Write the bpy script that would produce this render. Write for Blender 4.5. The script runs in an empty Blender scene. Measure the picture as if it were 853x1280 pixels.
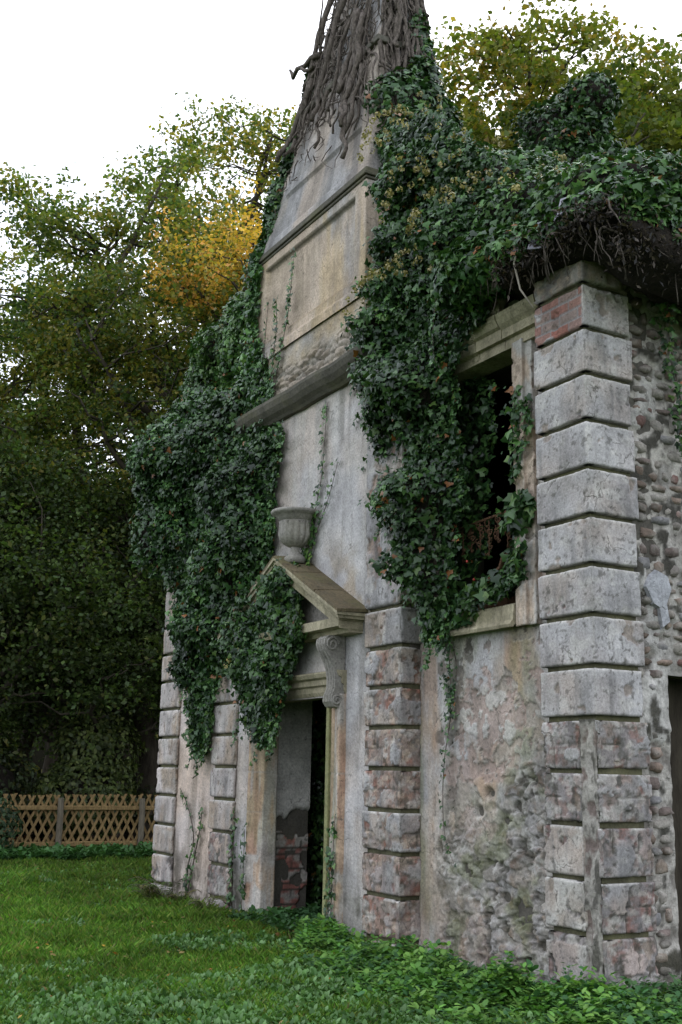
import bpy, math, random
import numpy as np
from mathutils import Matrix, Vector

random.seed(7)
RNG = np.random.default_rng(11)
SC = bpy.context.scene
COL = SC.collection
R = math.radians
PI = math.pi

# ---------------------------------------------------------------- camera
cam_data = bpy.data.cameras.new('camera')
cam = bpy.data.objects.new('camera', cam_data)
COL.objects.link(cam)
cam_data.sensor_fit = 'VERTICAL'
cam_data.sensor_height = 36.0
cam_data.lens = 1411.19 / 1280 * 36.0
cam_data.clip_start = 0.05
cam_data.clip_end = 2000
r_ = Vector((0.498182, 0.866869, 0.018767))
u_ = Vector((0.186448, -0.128238, 0.974060))
f_ = Vector((-0.846789, 0.481760, 0.225512))
m = Matrix((r_, u_, -f_)).transposed().to_4x4()
CAMP = Vector((6.98482, -6.28278, 1.6))
m.translation = CAMP
cam.matrix_world = m
SC.camera = cam

# ---------------------------------------------------------------- world, sun, exposure
SUN_EL, SUN_AZ = 36.0, 140.0          # where the bright patch of cloud stands (behind the building)
w = bpy.data.worlds.new('World')
SC.world = w
w.use_nodes = True
nt = w.node_tree
nt.nodes.clear()
sky = nt.nodes.new('ShaderNodeTexSky')
sky.sky_type = 'NISHITA'
sky.sun_disc = False
sky.sun_elevation = R(SUN_EL)
sky.sun_rotation = R(90 - SUN_AZ)
sky.air_density = 1.0
sky.dust_density = 3.0
tcw = nt.nodes.new('ShaderNodeTexCoord')
nzw = nt.nodes.new('ShaderNodeTexNoise')
nzw.inputs['Scale'].default_value = 1.6
nzw.inputs['Detail'].default_value = 5
rmp = nt.nodes.new('ShaderNodeValToRGB')
rmp.color_ramp.elements[0].position = 0.3
rmp.color_ramp.elements[0].color = (12.2, 13.1, 14.9, 1)
rmp.color_ramp.elements[1].position = 0.7
rmp.color_ramp.elements[1].color = (14.2, 15.1, 16.6, 1)
mixw = nt.nodes.new('ShaderNodeMixRGB')
mixw.inputs[0].default_value = 0.88
bg = nt.nodes.new('ShaderNodeBackground')
bg.inputs[1].default_value = 0.1
ow = nt.nodes.new('ShaderNodeOutputWorld')
nt.links.new(tcw.outputs['Generated'], nzw.inputs['Vector'])
nt.links.new(nzw.outputs[0], rmp.inputs[0])
nt.links.new(sky.outputs[0], mixw.inputs[1])
nt.links.new(rmp.outputs[0], mixw.inputs[2])
nt.links.new(mixw.outputs[0], bg.inputs[0])
nt.links.new(bg.outputs[0], ow.inputs[0])

sl = bpy.data.lights.new('sun', 'SUN')
sl.energy = 0.9
sl.angle = R(14)
sl.color = (1.0, 0.96, 0.9)
sun = bpy.data.objects.new('sun', sl)
COL.objects.link(sun)
sd = Vector((math.cos(R(SUN_EL)) * math.cos(R(SUN_AZ)), math.cos(R(SUN_EL)) * math.sin(R(SUN_AZ)), math.sin(R(SUN_EL))))
sun.rotation_euler = sd.to_track_quat('Z', 'Y').to_euler()

SC.view_settings.view_transform = 'Standard'
SC.view_settings.look = 'None'
SC.view_settings.exposure = 0.48
SC.view_settings.gamma = 1.0
SC.render.engine = 'CYCLES'

# ---------------------------------------------------------------- noise (numpy)
_T2 = np.random.default_rng(3).random((256, 256))
_T3 = np.random.default_rng(4).random((64, 64, 64))


def vn2(x, y, s=0):
    x = np.asarray(x, float) + s * 17.37
    y = np.asarray(y, float) + s * 9.71
    xi = np.floor(x).astype(int); yi = np.floor(y).astype(int)
    fx = x - xi; fy = y - yi
    fx = fx * fx * (3 - 2 * fx); fy = fy * fy * (3 - 2 * fy)
    a = _T2[xi & 255, yi & 255]; b = _T2[(xi + 1) & 255, yi & 255]
    c = _T2[xi & 255, (yi + 1) & 255]; d = _T2[(xi + 1) & 255, (yi + 1) & 255]
    return (a * (1 - fx) + b * fx) * (1 - fy) + (c * (1 - fx) + d * fx) * fy


def fbm2(x, y, o=4, s=0):
    t = 0; a = 0.5; n = 0
    for i in range(o):
        t = t + a * vn2(x * 2 ** i, y * 2 ** i, s + i * 3); n += a; a *= 0.5
    return t / n


def vn3(P, s=0):
    Q = np.asarray(P, float) + s * 7.13
    I = np.floor(Q).astype(int); F = Q - I; F = F * F * (3 - 2 * F)
    out = 0
    for dx in (0, 1):
        for dy in (0, 1):
            for dz in (0, 1):
                wgt = (F[..., 0] if dx else 1 - F[..., 0]) * (F[..., 1] if dy else 1 - F[..., 1]) * (F[..., 2] if dz else 1 - F[..., 2])
                out = out + wgt * _T3[(I[..., 0] + dx) & 63, (I[..., 1] + dy) & 63, (I[..., 2] + dz) & 63]
    return out


def fbm3(P, o=3, s=0):
    t = 0; a = 0.5; n = 0
    P = np.asarray(P, float)
    for i in range(o):
        t = t + a * vn3(P * 2 ** i, s + i); n += a; a *= 0.5
    return t / n


def sstep(a, b, x):
    t = np.clip((x - a) / (b - a), 0, 1)
    return t * t * (3 - 2 * t)


def voro(u, v, sx, sy, jit=0.8, seed=0, brick=0.5):
    """irregular coursed cells: returns edge distance (0 at joint) and cell id"""
    U = u / sx; V = v / sy
    rows = np.floor(V)
    best1 = np.full(U.shape, 9.0); best2 = np.full(U.shape, 9.0); cid = np.zeros(U.shape)
    for dj in (-1, 0, 1):
        for di in (-2, -1, 0, 1, 2):
            r = rows + dj
            off = brick * (r % 2)
            c = np.floor(U - off) + di
            h1 = _T2[(c.astype(int) * 7 + seed * 31) & 255, (r.astype(int) * 13 + seed) & 255]
            h2 = _T2[(c.astype(int) * 11 + seed * 5 + 90) & 255, (r.astype(int) * 3 + seed + 50) & 255]
            px = c + off + 0.5 + (h1 - 0.5) * jit
            py = r + 0.5 + (h2 - 0.5) * jit * 0.7
            d = np.sqrt((U - px) ** 2 + (V - py) ** 2)
            nw = d < best1
            best2 = np.where(nw, best1, np.minimum(best2, d))
            cid = np.where(nw, h1 * 0.61 + h2 * 0.39, cid)
            best1 = np.where(nw, d, best1)
    return best2 - best1, cid


# ---------------------------------------------------------------- materials
MATS = {}


def new_mat(name):
    mt = bpy.data.materials.new(name); mt.use_nodes = True
    n = mt.node_tree; b = n.nodes['Principled BSDF']
    MATS[name] = mt
    return mt, n, b


def nd(n, t, **kw):
    o = n.nodes.new(t)
    for k, v in kw.items():
        if k in o.inputs: o.inputs[k].default_value = v
        else: setattr(o, k, v)
    return o


def masonry(name, base=None, rough=0.92, streak=0.5, bump=0.35, grime=(0.085, 0.08, 0.06), alg=0.25, fine=35.0, crack=0.6, ochre=0.0):
    """base None: colour from the attribute Col"""
    mt, n, b = new_mat(name); L = n.links.new
    g = nd(n, 'ShaderNodeNewGeometry')
    if base is None:
        a = nd(n, 'ShaderNodeAttribute'); a.attribute_name = 'Col'; col = a.outputs['Color']
    else:
        a = nd(n, 'ShaderNodeRGB'); a.outputs[0].default_value = (*base, 1); col = a.outputs[0]
    n1 = nd(n, 'ShaderNodeTexNoise', Scale=2.2, Detail=8.0, Roughness=0.65); L(g.outputs['Position'], n1.inputs['Vector'])
    r1 = nd(n, 'ShaderNodeMapRange'); r1.inputs[1].default_value = 0.3; r1.inputs[2].default_value = 0.7
    r1.inputs[3].default_value = 0.62; r1.inputs[4].default_value = 1.28
    L(n1.outputs[0], r1.inputs[0])
    m1 = nd(n, 'ShaderNodeVectorMath', operation='SCALE'); L(col, m1.inputs[0]); L(r1.outputs[0], m1.inputs['Scale'])
    # fine grain
    n2 = nd(n, 'ShaderNodeTexNoise', Scale=fine, Detail=6.0, Roughness=0.75); L(g.outputs['Position'], n2.inputs['Vector'])
    r2 = nd(n, 'ShaderNodeMapRange'); r2.inputs[1].default_value = 0.3; r2.inputs[2].default_value = 0.7
    r2.inputs[3].default_value = 0.60; r2.inputs[4].default_value = 1.32
    L(n2.outputs[0], r2.inputs[0])
    m2 = nd(n, 'ShaderNodeVectorMath', operation='SCALE'); L(m1.outputs[0], m2.inputs[0]); L(r2.outputs[0], m2.inputs['Scale'])
    # vertical streaks of grime
    mp = nd(n, 'ShaderNodeMapping'); mp.inputs['Scale'].default_value = (5, 5, 0.55); L(g.outputs['Position'], mp.inputs['Vector'])
    n3 = nd(n, 'ShaderNodeTexNoise', Scale=1.5, Detail=7.0, Roughness=0.6, Distortion=0.6); L(mp.outputs[0], n3.inputs['Vector'])
    r3 = nd(n, 'ShaderNodeMapRange'); r3.inputs[1].default_value = 0.5; r3.inputs[2].default_value = 0.78
    r3.inputs[3].default_value = 0.0; r3.inputs[4].default_value = streak
    L(n3.outputs[0], r3.inputs[0])
    x1 = nd(n, 'ShaderNodeMixRGB'); L(r3.outputs[0], x1.inputs[0]); L(m2.outputs[0], x1.inputs[1]); x1.inputs[2].default_value = (*grime, 1)
    # algae / lichen patches
    n4 = nd(n, 'ShaderNodeTexNoise', Scale=1.1, Detail=9.0, Roughness=0.7); mp4 = nd(n, 'ShaderNodeMapping')
    mp4.inputs['Location'].default_value = (31, 7, 13); L(g.outputs['Position'], mp4.inputs['Vector']); L(mp4.outputs[0], n4.inputs['Vector'])
    r4 = nd(n, 'ShaderNodeMapRange'); r4.inputs[1].default_value = 0.52; r4.inputs[2].default_value = 0.68
    r4.inputs[3].default_value = 0.0; r4.inputs[4].default_value = alg
    L(n4.outputs[0], r4.inputs[0])
    x2 = nd(n, 'ShaderNodeMixRGB'); L(r4.outputs[0], x2.inputs[0]); L(x1.outputs[0], x2.inputs[1]); x2.inputs[2].default_value = (0.15, 0.145, 0.06, 1)
    # pits (dark specks) and cracks
    n5 = nd(n, 'ShaderNodeTexNoise', Scale=16.0, Detail=3.0, Roughness=0.6); mp5 = nd(n, 'ShaderNodeMapping')
    mp5.inputs['Location'].default_value = (3, 17, 5); L(g.outputs['Position'], mp5.inputs['Vector']); L(mp5.outputs[0], n5.inputs['Vector'])
    r5 = nd(n, 'ShaderNodeMapRange'); r5.inputs[1].default_value = 0.64; r5.inputs[2].default_value = 0.7
    r5.inputs[3].default_value = 0.0; r5.inputs[4].default_value = 0.55
    L(n5.outputs[0], r5.inputs[0])
    nd_ = nd(n, 'ShaderNodeTexNoise', Scale=3.0, Detail=4.0); L(g.outputs['Position'], nd_.inputs['Vector'])
    ad = nd(n, 'ShaderNodeMixRGB'); ad.blend_type = 'LINEAR_LIGHT'; ad.inputs[0].default_value = 0.25
    L(g.outputs['Position'], ad.inputs[1]); L(nd_.outputs[1], ad.inputs[2])
    vo = nd(n, 'ShaderNodeTexVoronoi', Scale=1.9); vo.feature = 'DISTANCE_TO_EDGE'; L(ad.outputs[0], vo.inputs['Vector'])
    rc = nd(n, 'ShaderNodeMapRange'); rc.inputs[1].default_value = 0.0; rc.inputs[2].default_value = 0.014
    rc.inputs[3].default_value = crack; rc.inputs[4].default_value = 0.0
    L(vo.outputs['Distance'], rc.inputs[0])
    rm = nd(n, 'ShaderNodeMapRange'); rm.inputs[1].default_value = 0.5; rm.inputs[2].default_value = 0.6; L(n1.outputs[0], rm.inputs[0])
    cm = nd(n, 'ShaderNodeMath', operation='MULTIPLY'); L(rc.outputs[0], cm.inputs[0]); L(rm.outputs[0], cm.inputs[1])
    mx = nd(n, 'ShaderNodeMath', operation='MAXIMUM'); L(r5.outputs[0], mx.inputs[0]); L(cm.outputs[0], mx.inputs[1])
    x3 = nd(n, 'ShaderNodeMixRGB'); L(mx.outputs[0], x3.inputs[0]); L(x2.outputs[0], x3.inputs[1]); x3.inputs[2].default_value = (*[c * 0.7 for c in grime], 1)
    L(x3.outputs[0], b.inputs['Base Color'])
    b.inputs['Roughness'].default_value = rough
    b.inputs['Specular IOR Level'].default_value = 0.25
    # bump
    s1 = nd(n, 'ShaderNodeMath', operation='MULTIPLY_ADD'); L(n2.outputs[0], s1.inputs[0]); s1.inputs[1].default_value = 0.5; L(n5.outputs[0], s1.inputs[2])
    s2 = nd(n, 'ShaderNodeMath', operation='SUBTRACT'); L(s1.outputs[0], s2.inputs[0]); L(mx.outputs[0], s2.inputs[1])
    bp = nd(n, 'ShaderNodeBump', Strength=bump, Distance=0.02); L(s2.outputs[0], bp.inputs['Height']); L(bp.outputs[0], b.inputs['Normal'])
    return mt


def leafmat(name, rough=0.45, trans=0.25, spec=0.5, vary=0.35, tr=(1.1, 1.25, 0.5)):
    mt, n, b = new_mat(name); L = n.links.new
    a = nd(n, 'ShaderNodeAttribute'); a.attribute_name = 'Col'
    g = nd(n, 'ShaderNodeNewGeometry')
    nz = nd(n, 'ShaderNodeTexNoise', Scale=1.3, Detail=4.0); L(g.outputs['Position'], nz.inputs['Vector'])
    r1 = nd(n, 'ShaderNodeMapRange'); r1.inputs[1].default_value = 0.3; r1.inputs[2].default_value = 0.7
    r1.inputs[3].default_value = 1 - vary; r1.inputs[4].default_value = 1 + vary; L(nz.outputs[0], r1.inputs[0])
    m1 = nd(n, 'ShaderNodeVectorMath', operation='SCALE'); L(a.outputs['Color'], m1.inputs[0]); L(r1.outputs[0], m1.inputs['Scale'])
    L(m1.outputs[0], b.inputs['Base Color'])
    b.inputs['Roughness'].default_value = rough
    b.inputs['Specular IOR Level'].default_value = spec
    if trans > 0:
        t = nd(n, 'ShaderNodeBsdfTranslucent')
        m2 = nd(n, 'ShaderNodeVectorMath', operation='MULTIPLY'); L(m1.outputs[0], m2.inputs[0]); m2.inputs[1].default_value = tr
        L(m2.outputs[0], t.inputs[0])
        mx = nd(n, 'ShaderNodeMixShader'); mx.inputs[0].default_value = trans
        L(b.outputs[0], mx.inputs[1]); L(t.outputs[0], mx.inputs[2]); L(mx.outputs[0], n.nodes['Material Output'].inputs[0])
    return mt


def barkmat(name, c1, c2, scale=8.0, rough=0.95, zs=0.25, bump=0.6):
    mt, n, b = new_mat(name); L = n.links.new
    g = nd(n, 'ShaderNodeNewGeometry')
    mp = nd(n, 'ShaderNodeMapping'); mp.inputs['Scale'].default_value = (1, 1, zs); L(g.outputs['Position'], mp.inputs['Vector'])
    nz = nd(n, 'ShaderNodeTexNoise', Scale=scale, Detail=8.0, Roughness=0.7); L(mp.outputs[0], nz.inputs['Vector'])
    cr = nd(n, 'ShaderNodeValToRGB'); L(nz.outputs[0], cr.inputs[0])
    cr.color_ramp.elements[0].position = 0.3; cr.color_ramp.elements[0].color = (*c1, 1)
    cr.color_ramp.elements[1].position = 0.7; cr.color_ramp.elements[1].color = (*c2, 1)
    L(cr.outputs[0], b.inputs['Base Color']); b.inputs['Roughness'].default_value = rough
    b.inputs['Specular IOR Level'].default_value = 0.2
    bp = nd(n, 'ShaderNodeBump', Strength=bump, Distance=0.02); L(nz.outputs[0], bp.inputs['Height']); L(bp.outputs[0], b.inputs['Normal'])
    return mt


M_WALL = masonry('weathered_plaster', None, streak=0.42, alg=0.2)
M_BLOCK = masonry('stucco_block', None, streak=0.3, alg=0.1, crack=0.75, fine=45)
M_ROUGH = masonry('rubble_masonry', None, streak=0.15, alg=0.15, bump=0.8, crack=0.0, fine=28)
M_TRIM = masonry('mossy_stone_trim', (0.37, 0.325, 0.225), streak=0.8, alg=0.55, grime=(0.09, 0.085, 0.045))
M_GREYTRIM = masonry('grey_stone_trim', (0.30, 0.28, 0.25), streak=0.6, alg=0.25)
M_CORNICE = masonry('dark_lichened_cornice', (0.115, 0.105, 0.085), streak=0.7, alg=0.5, grime=(0.05, 0.05, 0.035))
M_JOINT = masonry('mossy_joint', (0.10, 0.095, 0.055), streak=0.3, alg=0.6, crack=0)
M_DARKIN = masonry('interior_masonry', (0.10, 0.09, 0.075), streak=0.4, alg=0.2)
M_INPLASTER = masonry('interior_white_plaster', (0.42, 0.43, 0.45), streak=0.3, alg=0.05)
M_IVY = leafmat('ivy_leaf', rough=0.36, trans=0.12, spec=0.38, vary=0.35)
M_FOL = leafmat('tree_leaf', rough=0.55, trans=0.4, spec=0.3, vary=0.35)
M_GRASS = leafmat('grass_blade', rough=0.55, trans=0.3, spec=0.15, vary=0.3)
M_HERB = leafmat('herb_leaf', rough=0.5, trans=0.25, spec=0.3, vary=0.3)
M_STEM = barkmat('dead_ivy_stem', (0.022, 0.017, 0.014), (0.20, 0.165, 0.14), 30.0, zs=0.5, bump=1.0)
M_BARK = barkmat('tree_bark', (0.025, 0.02, 0.015), (0.09, 0.075, 0.055), 9.0)
M_LITTER = barkmat('leaf_litter_and_roots', (0.006, 0.005, 0.004), (0.036, 0.028, 0.021), 18.0, zs=1, bump=1.0)  # colour darkened to stand in for the black shade at the roof edge
M_FENCE = barkmat('weathered_fence_wood', (0.10, 0.062, 0.026), (0.32, 0.22, 0.10), 30.0, zs=0.3, bump=0.3)
M_POST = barkmat('greyed_fence_post', (0.07, 0.06, 0.045), (0.20, 0.17, 0.125), 25.0, zs=0.15, bump=0.3)
M_RUST = barkmat('rusty_iron', (0.05, 0.028, 0.02), (0.17, 0.09, 0.05), 30.0, zs=1)
M_WHITE = masonry('loose_white_render', (0.42, 0.42, 0.44), streak=0.5, alg=0.0, crack=0.8, bump=0.8)
M_SLATE = masonry('broken_slate', (0.34, 0.33, 0.38), streak=0.1, alg=0.0, crack=0.0, rough=0.6)


def soil_mat(name, cols, scale=1.5):
    mt, n, b = new_mat(name); L = n.links.new
    g = nd(n, 'ShaderNodeNewGeometry')
    nz = nd(n, 'ShaderNodeTexNoise', Scale=scale, Detail=10.0, Roughness=0.7); L(g.outputs['Position'], nz.inputs['Vector'])
    cr = nd(n, 'ShaderNodeValToRGB'); L(nz.outputs[0], cr.inputs[0])
    cr.color_ramp.elements[0].position = 0.32; cr.color_ramp.elements[0].color = (*cols[0], 1)
    cr.color_ramp.elements[1].position = 0.68; cr.color_ramp.elements[1].color = (*cols[-1], 1)
    if len(cols) > 2:
        e = cr.color_ramp.elements.new(0.5); e.color = (*cols[1], 1)
    L(cr.outputs[0], b.inputs['Base Color']); b.inputs['Roughness'].default_value = 1.0
    b.inputs['Specular IOR Level'].default_value = 0.1
    n2 = nd(n, 'ShaderNodeTexNoise', Scale=scale * 14, Detail=5.0); L(g.outputs['Position'], n2.inputs['Vector'])
    bp = nd(n, 'ShaderNodeBump', Strength=0.7, Distance=0.05); L(n2.outputs[0], bp.inputs['Height']); L(bp.outputs[0], b.inputs['Normal'])
    return mt


M_GROUND = soil_mat('lawn_soil', [(0.018, 0.028, 0.010), (0.028, 0.05, 0.014), (0.04, 0.065, 0.018)])
M_WOODFLOOR = soil_mat('woodland_floor_litter', [(0.02, 0.014, 0.008), (0.05, 0.03, 0.015), (0.09, 0.045, 0.018)], 3)
M_MEADOW = soil_mat('far_meadow_grass', [(0.06, 0.13, 0.02), (0.08, 0.17, 0.03)], 0.3)

# ---------------------------------------------------------------- object helpers


def props(o, label=None, cat=None, group=None, kind=None):
    if label: o['label'] = label
    if cat: o['category'] = cat
    if group: o['group'] = group
    if kind: o['kind'] = kind
    return o


def link(name, me, mat, parent=None):
    o = bpy.data.objects.new(name, me)
    COL.objects.link(o)
    if mat is not None and len(me.materials) == 0: me.materials.append(mat)
    if parent is not None: o.parent = parent
    return o


def empty(name, label=None, cat=None, group=None, loc=(0, 0, 0)):
    o = bpy.data.objects.new(name, None); COL.objects.link(o); o.location = loc
    o.empty_display_size = 0.2
    return props(o, label, cat, group)


def np_mesh(name, V, F, mat, parent=None, col=None, smooth=False):
    """V (n,3); F (m,k) constant k"""
    V = np.ascontiguousarray(V, dtype=np.float32); F = np.ascontiguousarray(F, dtype=np.int32)
    me = bpy.data.meshes.new(name)
    k = F.shape[1]
    me.vertices.add(len(V)); me.vertices.foreach_set('co', V.ravel())
    me.loops.add(F.size); me.loops.foreach_set('vertex_index', F.ravel())
    me.polygons.add(len(F)); me.polygons.foreach_set('loop_start', np.arange(0, F.size, k, dtype=np.int32))
    me.polygons.foreach_set('loop_total', np.full(len(F), k, dtype=np.int32))
    if smooth: me.polygons.foreach_set('use_smooth', np.ones(len(F), dtype=bool))
    me.update(calc_edges=True)
    if col is not None:
        at = me.attributes.new('Col', 'FLOAT_COLOR', 'POINT')
        c = np.ones((len(V), 4), dtype=np.float32); c[:, :3] = col
        at.data.foreach_set('color', c.ravel())
    return link(name, me, mat, parent)


class MB:
    def __init__(s): s.V = []; s.F = []
    def add(s, V, F):
        o = len(s.V); s.V += [tuple(v) for v in V]; s.F += [tuple(i + o for i in f) for f in F]; return s
    def box(s, x0, x1, y0, y1, z0, z1, c=0.0, jit=0.0):
        """box with chamfered corners c"""
        if c <= 0:
            V = [(x, y, z) for z in (z0, z1) for y in (y0, y1) for x in (x0, x1)]
            F = [(0, 2, 3, 1), (4, 5, 7, 6), (0, 1, 5, 4), (2, 6, 7, 3), (0, 4, 6, 2), (1, 3, 7, 5)]
        else:
            V = []
            prs = [(z0, c), (z0 + c, 0), (z1 - c, 0), (z1, c)]
            for z, q in prs:
                V += [(x0 + q + (c if q == 0 else 0), y0 + q, z), (x1 - q - (c if q == 0 else 0), y0 + q, z), (x1 - q, y0 + q + (c if q == 0 else 0), z), (x1 - q, y1 - q - (c if q == 0 else 0), z),
                      (x1 - q - (c if q == 0 else 0), y1 - q, z), (x0 + q + (c if q == 0 else 0), y1 - q, z), (x0 + q, y1 - q - (c if q == 0 else 0), z), (x0 + q, y0 + q + (c if q == 0 else 0), z)]
            F = [tuple(range(7, -1, -1)), tuple(range(24, 32))]
            for l in range(3):
                for i in range(8):
                    j = (i + 1) % 8
                    F.append((l * 8 + i, l * 8 + j, l * 8 + 8 + j, l * 8 + 8 + i))
        if jit: V = [(a + random.uniform(-jit, jit), b + random.uniform(-jit, jit), d + random.uniform(-jit, jit)) for a, b, d in V]
        return s.add(V, F)
    def prism(s, prof, ax, a, b):
        """extrude closed 2D profile; ax=0: prof=(y,z) along x from a to b ; ax=1: prof=(x,z) along y ; ax=2: prof=(x,y) along z"""
        def P(p, t): return (t, p[0], p[1]) if ax == 0 else (p[0], t, p[1]) if ax == 1 else (p[0], p[1], t)
        n = len(prof)
        V = [P(p, a) for p in prof] + [P(p, b) for p in prof]
        F = [(i, (i + 1) % n, n + (i + 1) % n, n + i) for i in range(n)] + [tuple(range(n - 1, -1, -1)), tuple(range(n, 2 * n))]
        return s.add(V, F)
    def tube(s, pts, rad, k=6):
        pts = [Vector(p) for p in pts]; n = len(pts)
        if not hasattr(rad, '__len__'): rad = [rad] * n
        V = []; F = []
        up = None
        for i, p in enumerate(pts):
            t = (pts[min(i + 1, n - 1)] - pts[max(i - 1, 0)]).normalized()
            if up is None: up = t.orthogonal()
            up = (up - t * up.dot(t))
            up = up.normalized() if up.length > 1e-6 else t.orthogonal().normalized()
            sd_ = t.cross(up)
            for j in range(k):
                a = 2 * PI * j / k
                V.append(p + (up * math.cos(a) + sd_ * math.sin(a)) * rad[i])
        for i in range(n - 1):
            for j in range(k):
                F.append((i * k + j, i * k + (j + 1) % k, (i + 1) * k + (j + 1) % k, (i + 1) * k + j))
        F.append(tuple(range(k - 1, -1, -1))); F.append(tuple((n - 1) * k + j for j in range(k)))
        return s.add(V, F)
    def build(s, name, mat, parent=None, smooth=False):
        me = bpy.data.meshes.new(name); me.from_pydata(s.V, [], s.F); me.update()
        if smooth:
            for p in me.polygons: p.use_smooth = True
        return link(name, me, mat, parent)


# ---------------------------------------------------------------- colours
GREY = np.array((0.365, 0.348, 0.345)); WARM = np.array((0.44, 0.35, 0.275)); PINK = np.array((0.38, 0.285, 0.245))
OCHRE = np.array((0.37, 0.275, 0.155)); PALE = np.array((0.50, 0.475, 0.44)); BRICK = np.array((0.235, 0.135, 0.115))
BRICK2 = np.array((0.275, 0.215, 0.19)); MORT = np.array((0.40, 0.37, 0.33)); STN1 = np.array((0.16, 0.12, 0.095)); STN2 = np.array((0.26, 0.235, 0.205))
GREEN = np.array((0.12, 0.135, 0.05)); DARK = np.array((0.06, 0.055, 0.045))


def mixc(a, b, t):
    t = np.asarray(t)[..., None]
    return a * (1 - t) + b * t


def sheet(name, path, z0, z1, res, fn, mat, parent=None, holes=(), rim=0.0, smooth=False):
    """masonry face following a plan polyline (outward normal to the right of travel), relief from fn(u,z)->(inset, colour)"""
    path = np.array(path, float)
    seg = np.diff(path, axis=0); ln = np.hypot(seg[:, 0], seg[:, 1]); cum = np.concatenate([[0], np.cumsum(ln)])
    us = [0.0]
    for i in range(len(ln)):
        k = max(1, int(round(ln[i] / res)))
        us += list(cum[i] + ln[i] * np.arange(1, k + 1) / k)
    us = np.array(us); nz = max(1, int(round((z1 - z0) / res))); zs = np.linspace(z0, z1, nz + 1)
    idx = np.clip(np.searchsorted(cum, us, side='right') - 1, 0, len(ln) - 1)
    P = path[idx] + seg[idx] * ((us - cum[idx]) / ln[idx])[:, None]
    nrm = np.stack([seg[:, 1] / ln, -seg[:, 0] / ln], 1)   # outward
    N = nrm[idx].copy()
    for i in range(1, len(ln)):
        at = np.where(np.abs(us - cum[i]) < 1e-6)[0]
        v = nrm[i - 1] + nrm[i]; N[at] = v / max(1e-6, np.dot(v, v) / 2)
    U, Z = np.meshgrid(us, zs, indexing='ij')
    ins, col = fn(U, Z)
    X = P[:, None, 0] - N[:, None, 0] * ins; Y = P[:, None, 1] - N[:, None, 1] * ins
    V = np.stack([X, Y, Z], -1).reshape(-1, 3); C = np.broadcast_to(col, U.shape + (3,)).reshape(-1, 3)
    nu = len(us); W = nz + 1
    I, J = np.meshgrid(np.arange(nu - 1), np.arange(nz), indexing='ij')
    F = np.stack([I * W + J, (I + 1) * W + J, (I + 1) * W + J + 1, I * W + J + 1], -1).reshape(-1, 4)
    if len(holes):
        uc = (U[:-1, :-1] + U[1:, 1:]).reshape(-1) / 2; zc = (Z[:-1, :-1] + Z[1:, 1:]).reshape(-1) / 2
        keep = np.ones(len(F), bool)
        for (a, b, c, d) in holes: keep &= ~((uc > a) & (uc < b) & (zc > c) & (zc < d))
        F = F[keep]
    if rim > 0:
        # border ring going inward
        ring = list(np.arange(nu) * W) + list((nu - 1) * W + np.arange(1, W)) + list((np.arange(nu - 2, -1, -1)) * W + W - 1) + list(np.arange(W - 2, 0, -1))
        ring = np.array(ring)
        ui = ring // W
        V2 = V[ring].copy(); V2[:, 0] -= N[ui, 0] * rim; V2[:, 1] -= N[ui, 1] * rim
        o = len(V); k = len(ring); a = np.arange(k); b_ = (a + 1) % k
        F2 = np.stack([ring[b_], ring[a], o + a, o + b_], -1)
        V = np.concatenate([V, V2]); F = np.concatenate([F, F2]); C = np.concatenate([C, C[ring] * 0.9])
    return np_mesh(name, V, F, mat, parent, C, smooth)


def brick_pat(U, Z, bw=0.23, bh=0.078, seed=0):
    r = np.floor(Z / bh); c = (U + (r % 2) * bw / 2) / bw; ci = np.floor(c)
    fz = (Z / bh - r) * bh; fu = (c - ci) * bw
    e = np.minimum(np.minimum(fz, bh - fz), np.minimum(fu, bw - fu))
    h = _T2[(ci.astype(int) * 5 + seed * 7) & 255, (r.astype(int) * 9 + seed) & 255]
    return e, h


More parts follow.
